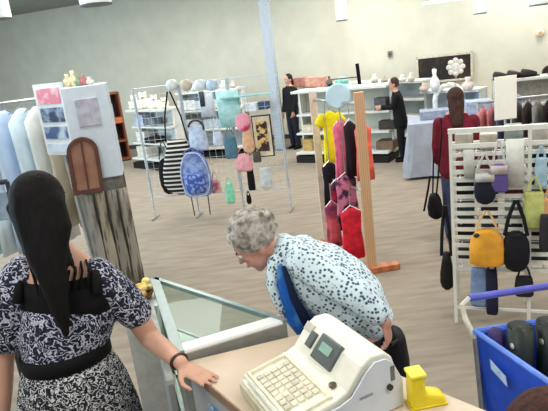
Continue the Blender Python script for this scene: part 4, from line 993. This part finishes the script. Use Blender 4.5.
# ---------- clerk (seen from behind)
DR = mat((30, 32, 48), .75, kind='swirl', scale=25, c2=(92, 96, 122), c3=(206, 208, 220), lo=.40, hi=.76, bump=.1)
DR2 = mat((26, 26, 30), .75, kind='swirl', scale=28, c2=(98, 98, 102), c3=(206, 206, 208), lo=.40, hi=.76, bump=.1)
yc = 2.02
hd = P(43, 205, yc)                      # head centre
nk = P(50, 250, yc+.0); shL = P(17, 275, yc); shR = P(108, 273, yc)
wa = P(66, 352, yc); hp = P(78, 405, yc); 
ft = V((wa.x+.02, yc, 0))
r = empty('person', ft, 'woman with long black hair in patterned dress, back turned, hand on counter', 'person')
elR = P(150, 338, yc+.06); wrR = P(183, 372, 1.84); wrR.z = CT+.045
elL = P(3, 352, yc+.02); wrL = P(2, 425, yc-.02)
body = MB()
head_into(body, hd, (.25, 1, -.05), (0, 0, 1))
chest = (shL+shR)/2-V((0, 0, .06))
limb(body, [hd-V((0, .0, .06)), nk+V((0, 0, .02)), nk-V((0, 0, .06))], [.052, .052, .07])
body.spine([(nk-V((0, 0, .03)), .10, .065), ((shL+shR)/2-V((0, 0, .02)), .165, .095), (chest-V((0, 0, .08)), .165, .115), (wa+V((0, 0, .03)), .145, .11), (wa-V((0, 0, .1)), .175, .125), (V((hp.x, yc, .88)), .19, .14)], n=24)
limb(body, [shR+V((-.03, 0, -.01)), shR*.5+elR*.5, elR], [.060, .052, .043]); limb(body, [elR, elR*.5+wrR*.5, wrR], [.043, .038, .026])
limb(body, [shL+V((.03, 0, -.01)), shL*.5+elL*.5, elL], [.062, .054, .045]); limb(body, [elL, elL*.5+wrL*.5, wrL], [.045, .040, .027])
hdir = P(215, 378, 1.74)-P(183, 372, 1.84); hdir.z = -.010
wrR2 = wrR.copy()
hand_into(body, wrR2+hdir.normalized()*.0+V((0, 0, -.013)), hdir+V((0, 0, -.012)), (0, 0, 1), curl=.07, thumb=-1, s=1.0)
hand_into(body, wrL, (0, .1, -1), (-1, 0, 0), curl=.35, thumb=-1)
hx = hp.x
for e in (-1, 1):
    limb(body, [V((hx+.09*e, yc, .88)), V((hx+.09*e, yc, .5)), V((hx+.09*e, yc-.01, .1))], [.088, .06, .038])
    fb = V((hx+.09*e, yc, .04)); body.spine([(fb-V((0, .03, 0)), .035, .035), (fb+V((0, .12, -.01)), .038, .026)], side=(1, 0, 0), n=10)
bo = put('body', body, SKIN, r, fusev=.0062, it=3)
fw = V((.25, 1, -.05)).normalized(); up_ = V((0, 0, 1)); up_ = (up_-fw*up_.dot(fw)).normalized(); sd = fw.cross(up_)
face_parts(r, hd, fw, up_, sd, Matrix((sd, fw, up_)).transposed())
# dress: bodice + sleeves, skirt
dr = MB()
dr.spine([((shL+shR)/2+V((0, 0, -.075)), .178, .112), (chest-V((0, 0, .07)), .185, .135), (chest*.5+wa*.5+V((0, 0, -.02)), .175, .135), (wa+V((0, 0, .04)), .166, .130), (wa-V((0, 0, .02)), .170, .134)], n=32, wave=.0)
slR = shR*.38+elR*.62+V((0, 0, .01)); slL = shL*.22+elL*.78
dr.spine([(shR+V((-.045, 0, .005)), .064, .066), (shR+V((-.005, 0, -.045)), .068, .066), (shR*.6+elR*.4, .068, .070), (slR, .066, .072)], side=(0, 1, 0), n=20, wave=.03, rnd=True)
dr.spine([(shL+V((.035, 0, .005)), .062, .078), (shL+V((-.01, 0, -.045)), .075, .086), (shL*.6+elL*.4, .078, .088), (slL, .074, .088)], side=(0, 1, 0), n=20, wave=.03)
put('dress_bodice', dr, DR, r, fusev=.008, it=3)
sk = MB(); R = []
for i, (z, rx, ry) in enumerate(((wa.z-.01, .168, .133), (wa.z-.06, .19, .15), (wa.z-.14, .215, .18), (.72, .235, .20), (.5, .25, .22), (.48, .24, .21))):
    cx_ = wa.x+(hp.x-wa.x)*min(1.3, (wa.z-z)/.18)*.8
    R.append([V((cx_+rx*math.cos(a)*(1+.012*i*math.sin(9*a)), yc+ry*math.sin(a)*(1+.012*i*math.sin(9*a)), z)) for a in [2*PI*k/64 for k in range(64)]])
sk.rings(R); put('dress_skirt', sk, DR2, r, smooth=True)
# belt
tilt = V((0, 0, 0)); bt = MB(); R = []
for z, g in ((-.032, .0), (-.03, .010), (.028, .010), (.03, 0)):
    R.append([V((wa.x+(.168+g)*math.cos(a), yc+(.134+g)*math.sin(a), wa.z+z+.012*math.cos(a))) for a in [2*PI*k/40 for k in range(40)]])
put('belt', bt.rings(R), mat((11, 10, 12), .8), r, smooth=True)
# yoke: black band around the upper back with lacing
yk = MB()
ycn = (shL+shR)/2
yk.spine([(ycn+V((0, 0, -.145)), .186, .128), (ycn+V((0, 0, -.10)), .186, .126), (ycn+V((0, 0, -.05)), .178, .119), (ycn+V((0, 0, -.0)), .160, .100)], n=36, rnd=False)
put('dress_yoke', yk, mat((12, 11, 13), .8), r, smooth=True)
lc = MB()
for e in (-1, 1):
    a_ = ycn+V((e*.15, -.03, -.03)); put('shoulder_strap', MB().tube([a_+V((0, -.065, -.03)), a_+V((-.01*e, -.02, .035)), a_+V((-.02*e, .05, .03))], .020, 8), mat((12, 11, 13), .8), r, smooth=True)
for k in range(4):
    put('lace', MB().tube([ycn+V((.04+.025*k, -.112+.006*k, -.03)), ycn+V((.055+.025*k, -.075, .03)), ycn+V((.05+.02*k, -.03, .055))], .005, 6), mat((12, 11, 13), .8), r, smooth=True)
# hair
hr = MB(); M3 = Matrix((sd, fw, up_)).transposed()
hr.ball(hd+up_*.03-fw*.025, (.096, .100, .105), M3, 24, 16)
hr.spine([(hd+V((0, -.05, .02)), .098, .075), (P(45, 232, yc-.085), .098, .062), (P(47, 256, yc-.12), .072, .046), (P(54, 285, yc-.15), .046, .032), (P(61, 312, yc-.16), .032, .022), (P(66, 334, yc-.16), .012, .012)], n=24)
for k in range(11):
    a = -1+2*k/10
    top = hd+V((a*.085, -.07-.02*(1-a*a), .02)); mid = P(47+a*19, 250, yc-.13+.04*abs(a)); end = P(58+a*(13 if k % 2 else 19), 285+18*math.cos(a*2.2)+(22 if k % 3 == 0 else 0), yc-.155+.03*abs(a))
    hr.spine([(top, .018, .018), (mid, .016, .014), (end, .005, .005)], n=8)
HAIR = mat((13, 10, 11), .75, vary=.6, scale=10, stretch=(9, 9, .6), bump=.5)
put('hair', hr, HAIR, r, fusev=.007, it=2)
# wristwatch on right wrist
wd_ = (wrR-elR).normalized(); sx = wd_.cross(Zv).normalized(); zz = sx.cross(wd_)
wp_ = wrR-wd_*.02
put('bracelet', MB().tube([wp_+sx*.031*math.cos(a)+zz*.027*math.sin(a) for a in [2*PI*k/20 for k in range(20)]], .007, 8, closed=True), mat((70, 52, 46), .4, .3), r)

# ---------- bending customer
yw = 2.36
hw = P(254, 243, yw)
r = empty('person', V((.50, 2.38, 0)), 'grey-haired woman in white blouse with blue specks bending over glass case', 'person')
nkw = P(276, 250, yw); ub = P(300, 262, yw); md = P(332, 282, yw-.02); hpw = P(366, 314, yw-.04)
fwd = V((-.80, -.12, -.58)).normalized()
body = MB(); uu = V((-.55, -.05, .83))
f, u_, sdw, Mw = head_into(body, hw, fwd, uu, 1.04)
limb(body, [hw+V((.03, 0, -.03)), nkw, ub], [.055, .056, .075], side=(0, 1, 0))
body.spine([(nkw*.5+ub*.5, .10, .07), (ub, .17, .10), (md, .15, .10), (P(362, 312, yw-.04), .14, .08)], side=(0, 1, 0), n=20)
shN = P(303, 264, yw-.17); elN = P(360, 296, yw-.30); wrN = P(385, 322, yw-.34)
limb(body, [shN, elN], [.055, .045], side=(0, 1, 0)); limb(body, [elN, wrN], [.043, .028], side=(0, 1, 0))
hand_into(body, wrN, V((.15, .0, -1)), (1, -.5, 0), curl=.5, thumb=1, s=.95)
shF = V((shN.x+.02, yw+.13, shN.z-.05)); elF = shF+V((-.02, .04, -.28)); wrF = elF+V((-.16, -.03, -.10))
limb(body, [shF, elF], [.055, .045]); limb(body, [elF, wrF], [.043, .028])
hand_into(body, wrF, V((-1, -.2, -.2)), (0, 0, 1), curl=.2, thumb=1, s=.95)
for e in (-1, 1):
    hy = hpw.y+.09*e; limb(body, [V((hpw.x, hy, hpw.z-.04)), V((hpw.x+.06, hy, .46)), V((hpw.x+.08, hy, .09))], [.09, .06, .04])
    body.spine([(V((hpw.x+.10, hy, .04)), .036, .036), (V((hpw.x-.05, hy, .032)), .038, .028)], side=(0, 1, 0), n=10)
put('body', body, SKIN2, r, fusev=.0075, it=3)
face_parts(r, hw, f, u_, sdw, Mw, 1.04, (186, 110, 104))
BLM = mat((50, 76, 108), .7, kind='voronoi', scale=60, c2=(214, 232, 238), lo=.26, hi=.46)
bl_ = MB()
bl_.spine([(P(285, 249, yw), .135, .062), (P(298, 262, yw), .205, .115), (P(318, 275, yw), .225, .158), (P(341, 290, yw-.02), .225, .160), (P(360, 305, yw-.05), .22, .138), (P(371, 316, yw-.06), .18, .10)], side=(0, 1, 0), n=32)
bl_.spine([(shN+V((0, .01, .01)), .075, .075), (shN*.5+elN*.5, .075, .072), (elN, .070, .066), (elN*.35+wrN*.65, .055, .052)], side=(0, 1, 0), n=20)
bl_.spine([(shF, .075, .075), (shF*.5+elF*.5, .07, .07), (elF, .062, .062)], side=(0, 1, 0), n=20)
bl_.spine([(P(274, 262, yw-.10), .045, .03), (P(272, 284, yw-.12), .05, .025), (P(282, 308, yw-.12), .045, .025)], side=(0, 1, 0), n=16)
put('blouse', bl_, BLM, r, fusev=.009, it=3)
us = MB(); us.spine([(P(279, 262, yw-.06), .09, .04), (P(286, 286, yw-.05), .13, .060), (P(297, 310, yw-.05), .14, .065), (P(308, 330, yw-.04), .13, .045)], side=(0, 1, 0), n=20)
put('undershirt', us, mat((36, 104, 198), .6, kind='noise', c2=(90, 160, 226), scale=9, lo=.45, hi=.6), r, fusev=.01, it=2)
pan = MB(); pan.spine([(P(284, 268, yw-.19), .012, .010), (P(294, 298, yw-.205), .012, .018), (P(310, 328, yw-.19), .012, .024)], side=(0, 1, 0), n=12)
put('vest_edge', pan, mat((20, 34, 66), .7), r, smooth=True)
tr_ = MB(); tr_.spine([(hpw+V((-.03, .03, .0)), .18, .12), (hpw+V((.0, .03, -.14)), .18, .12)], side=(0, 1, 0), n=20)
for e in (-1, 1): limb(tr_, [V((hpw.x+.02, hpw.y+.095*e, hpw.z-.1)), V((hpw.x+.06, hpw.y+.095*e, .46)), V((hpw.x+.08, hpw.y+.095*e, .10))], [.105, .085, .075])
put('trousers', tr_, mat((34, 32, 40), .8), r, fusev=.012, it=2)
hr = MB(); hc = hw+u_*.040-f*.030
hr.ball(hc, (.100, .108, .094), Mw, 22, 16)
random.seed(3)
for k in range(110):
    a = random.uniform(0, 2*PI); b_ = random.uniform(-.55, PI/2); p_ = V((math.cos(b_)*math.cos(a)*.098, math.cos(b_)*math.sin(a)*.107, math.sin(b_)*.094))
    if p_.y > .055 and p_.z < .03: continue
    hr.ball(hc+Mw @ p_, random.uniform(.016, .026), None, 8, 6)
put('hair', hr, mat((118, 110, 102), .9, c2=(190, 184, 174), scale=34, lo=.35, hi=.6, bump=.5, c3=(110, 98, 88)), r, fusev=.006, it=1)
# black handbag under her near hand
q = P(396, 358, yw-.22)
r = empty('handbag', q-V((0, 0, .13)), 'black handbag hanging at the bending woman\'s hip', 'handbag')
mb = MB(); R = []
for t, s_ in ((0, .75), (.1, .95), (.5, 1), (.9, .8), (1, .6)):
    R.append([q+V((.055*s_*math.cos(a), .09*s_*math.sin(a), -.13+.26*t)) for a in [2*PI*k/20 for k in range(20)]])
put('bag_body', mb.rings(R), mat((26, 24, 28), .6), r, smooth=True)
hp_ = wrN+V((.01, -.01, -.09))
put('strap', MB().tube([q+V((0, -.06, .12)), hp_+V((0, -.015, 0)), hp_+V((0, .015, 0)), q+V((0, .06, .12))], .008), mat((26, 24, 28), .6), r)

# ---------- distant shoppers
def standing(base, h, facing, label, topm, legm, hairm, skinm, arms, hair_len=.12, vox=.014, lean=V((0, 0, 0)), top_len=.36, jacket_w=1.0):
    s = h/1.65; b = V(base); f = V((math.cos(facing), math.sin(facing), 0)); sd = V((f.y, -f.x, 0)); up = V((0, 0, 1))
    r = empty('person', b, label, 'person')
    def L(x, y, z): return b+sd*x*s+f*y*s+up*z*s+lean*max(0, z-.85)*s
    hc = L(0, .02, 1.53); body = MB(); ff, uu, ss, MM = head_into(body, hc, f+V((0, 0, -.25)), up, s)
    limb(body, [L(0, 0, 1.46), L(0, 0, 1.35)], [.05*s, .055*s])
    body.spine([(L(0, 0, 1.36), .12*s, .07*s), (L(0, 0, 1.28), .165*s, .095*s), (L(0, 0, 1.05), .135*s, .10*s), (L(0, 0, .86), .155*s, .115*s)], side=tuple(sd), n=18)
    tp = MB(); tp.spine([(L(0, 0, 1.34), .13*s, .085*s), (L(0, 0, 1.26), .185*s*jacket_w, .115*s), (L(0, 0, 1.05), .165*s*jacket_w, .125*s), (L(0, 0, 1.20-top_len), .175*s*jacket_w, .135*s)], side=tuple(sd), n=22)
    pt = MB(); pt.spine([(L(0, 0, .95), .155*s, .12*s), (L(0, 0, .84), .16*s, .12*s)], side=tuple(sd), n=18)
    for e, (el, wr) in zip((-1, 1), arms):
        sh = L(.17*e, 0, 1.30); el_ = L(*el); wr_ = L(*wr)
        limb(body, [sh, el_, wr_], [.048*s, .040*s, .026*s]); limb(tp, [sh, el_, wr_*.85+el_*.15], [.066*s, .056*s, .045*s])
        dd = (wr_-el_).normalized(); hand_into(body, wr_, dd, sd*e if abs(dd.dot(sd)) < .8 else up, curl=.35, thumb=1, s=s)
    for e in (-1, 1):
        hp, kn, an = L(.085*e, 0, .86), L(.09*e, .015, .47), L(.095*e, -.01, .09)
        limb(body, [hp, kn, an], [.08*s, .055*s, .038*s]); limb(pt, [hp, kn, an+up*.02], [.095*s, .074*s, .062*s])
    put('body', body, skinm, r, fusev=vox*.8, it=2)
    put('top', tp, topm, r, fusev=vox, it=2); put('trousers', pt, legm, r, fusev=vox, it=2)
    for e in (-1, 1):
        sh_ = MB(); shoe_into(sh_, L(.095*e, -.01, .09), f, s); put('shoe', sh_, BLACK, r, smooth=True)
    hr = MB(); hr.ball(hc+uu*.03*s-ff*.028*s, (.088*s, .092*s, .095*s), MM, 18, 12)
    hr.spine([(hc-ff*.045*s+uu*.02*s, .085*s, .055*s), (hc-ff*.06*s-uu*.07*s, .082*s, .045*s), (hc-ff*.06*s-uu*hair_len*s, .06*s, .035*s)], side=tuple(ss), n=16)
    put('hair', hr, hairm, r, fusev=vox*.8, it=2)
    face_parts(r, hc, ff, uu, ss, MM, s)
    return r
JN = mat((42, 48, 66), .8, vary=.15)
standing(gz(296, 148)+V((0, -.05, 0)), 1.5, math.radians(215), 'shopper in dark clothes standing right beside the blue-grey column', mat((22, 25, 27), .8, vary=.2), mat((30, 34, 48), .8), mat((40, 28, 28), .6), SKIN, [((-.20, .03, 1.05), (-.17, .10, .84)), ((.20, .02, 1.04), (.19, .1, .82))], hair_len=.14)
standing(gz(403, 161), 1.36, math.radians(165), 'shopper all in black reaching to the gondola shelf', mat((16, 18, 20), .8, vary=.2), mat((18, 19, 22), .8), mat((66, 46, 40), .6), SKIN, [((-.22, .12, 1.10), (-.16, .32, 1.12)), ((.22, .12, 1.08), (.14, .32, 1.08))], hair_len=.05, lean=V((-.12, 0, 0)), top_len=.46, jacket_w=1.12)
mb_ = gz(467, 244); mb_ = V((mb_.x-.02, mb_.y+.15, 0))
hm = P(446, 90, mb_.y).z
standing(mb_, hm+.01, math.radians(78), 'shopper in a maroon top and jeans behind the slatted rack', mat((108, 24, 42), .8, vary=.12), mat((66, 76, 106), .8, vary=.12), mat((66, 46, 38), .75, vary=.3, scale=10, stretch=(8, 8, .6)), SKIN, [((-.20, .02, 1.05), (-.19, .12, .85)), ((.20, .02, 1.04), (.19, .14, .87))], hair_len=.26, vox=.012, top_len=.42, jacket_w=1.08)
# her shoulder bag
q = P(435, 206, mb_.y-.02)
r = empty('shoulder_bag', q-V((0, 0, .13)), 'black shoulder bag hanging at the side of the shopper in maroon', 'shoulder bag')
R = []
for t, s_ in ((0, .5), (.1, .9), (.45, 1), (.85, .75), (1, .5)): R.append([q+V((.07*s_*math.cos(a), .11*s_*math.sin(a), -.12+.24*t)) for a in [2*PI*k/20 for k in range(20)]])
put('bag_body', MB().rings(R), BLACK, r, smooth=True)
tq = V((mb_.x-.15, mb_.y, hm-.30))
put('strap', MB().tube([q+V((0, -.05, .10)), tq+V((-.03, -.13, -.08)), tq+V((.0, -.03, .045)), tq+V((-.02, .13, -.08)), q+V((0, .06, .10))], .008), BLACK, r)
put('dangling_strap', MB().tube([P(430, 176, mb_.y-.03), P(428, 190, mb_.y-.06), P(424, 211, mb_.y-.04)], .010, 6), BLACK, r)

# ---------- near customer, only crown of the head in frame
hn = P(549, 457, .72)
r = standing(V((hn.x, .70, 0)), hn.z+.115, math.radians(78), 'person with brown hair at the lower right corner, only the crown visible', mat((90, 70, 70), .8), JN, mat((66, 38, 30), .75, vary=.35, scale=12, stretch=(8, 8, 1), bump=.3), SKIN, [((-.22, .03, 1.05), (-.20, .10, .84)), ((.23, .02, 1.04), (.24, .1, .82))], hair_len=.2, vox=.008)

# ------------------------------------------------------------------ light
def area(loc, size, power, col=(1, 1, 1), rot=(0, 0, 0), sy=None):
    l = bpy.data.lights.new('area_light', 'AREA'); l.energy = power; l.color = col; l.shape = 'RECTANGLE'; l.size = size; l.size_y = sy or size
    o = bpy.data.objects.new('area_light', l); COL.objects.link(o); o.location = loc; o.rotation_euler = rot
for x in (-5, -1.6, 1.8, 5.2):  # even rows of ceiling lights
    for y in (.6, 4.0, 7.4, 10.4):
        area((x, y, CZ-.05), 1.3, 58 if y < 9 else 80, (1, .98, .93) if x > -2 else (.86, .95, 1))
# area light added as bluish window daylight at left; world light enters behind camera
area((-8.8, 6.5, 2.0), 7.0, 800, (.62, .84, 1), (0, -PI/2, 0), 2.4)
w = bpy.data.worlds.new('world'); SC.world = w; w.use_nodes = True
w.node_tree.nodes['Background'].inputs[0].default_value = (.93, .97, 1, 1); w.node_tree.nodes['Background'].inputs[1].default_value = .5
SC.view_settings.view_transform = 'Standard'; SC.view_settings.look = 'None'; SC.view_settings.gamma = 1; SC.view_settings.exposure = .1; SC.view_settings.use_curve_mapping = False
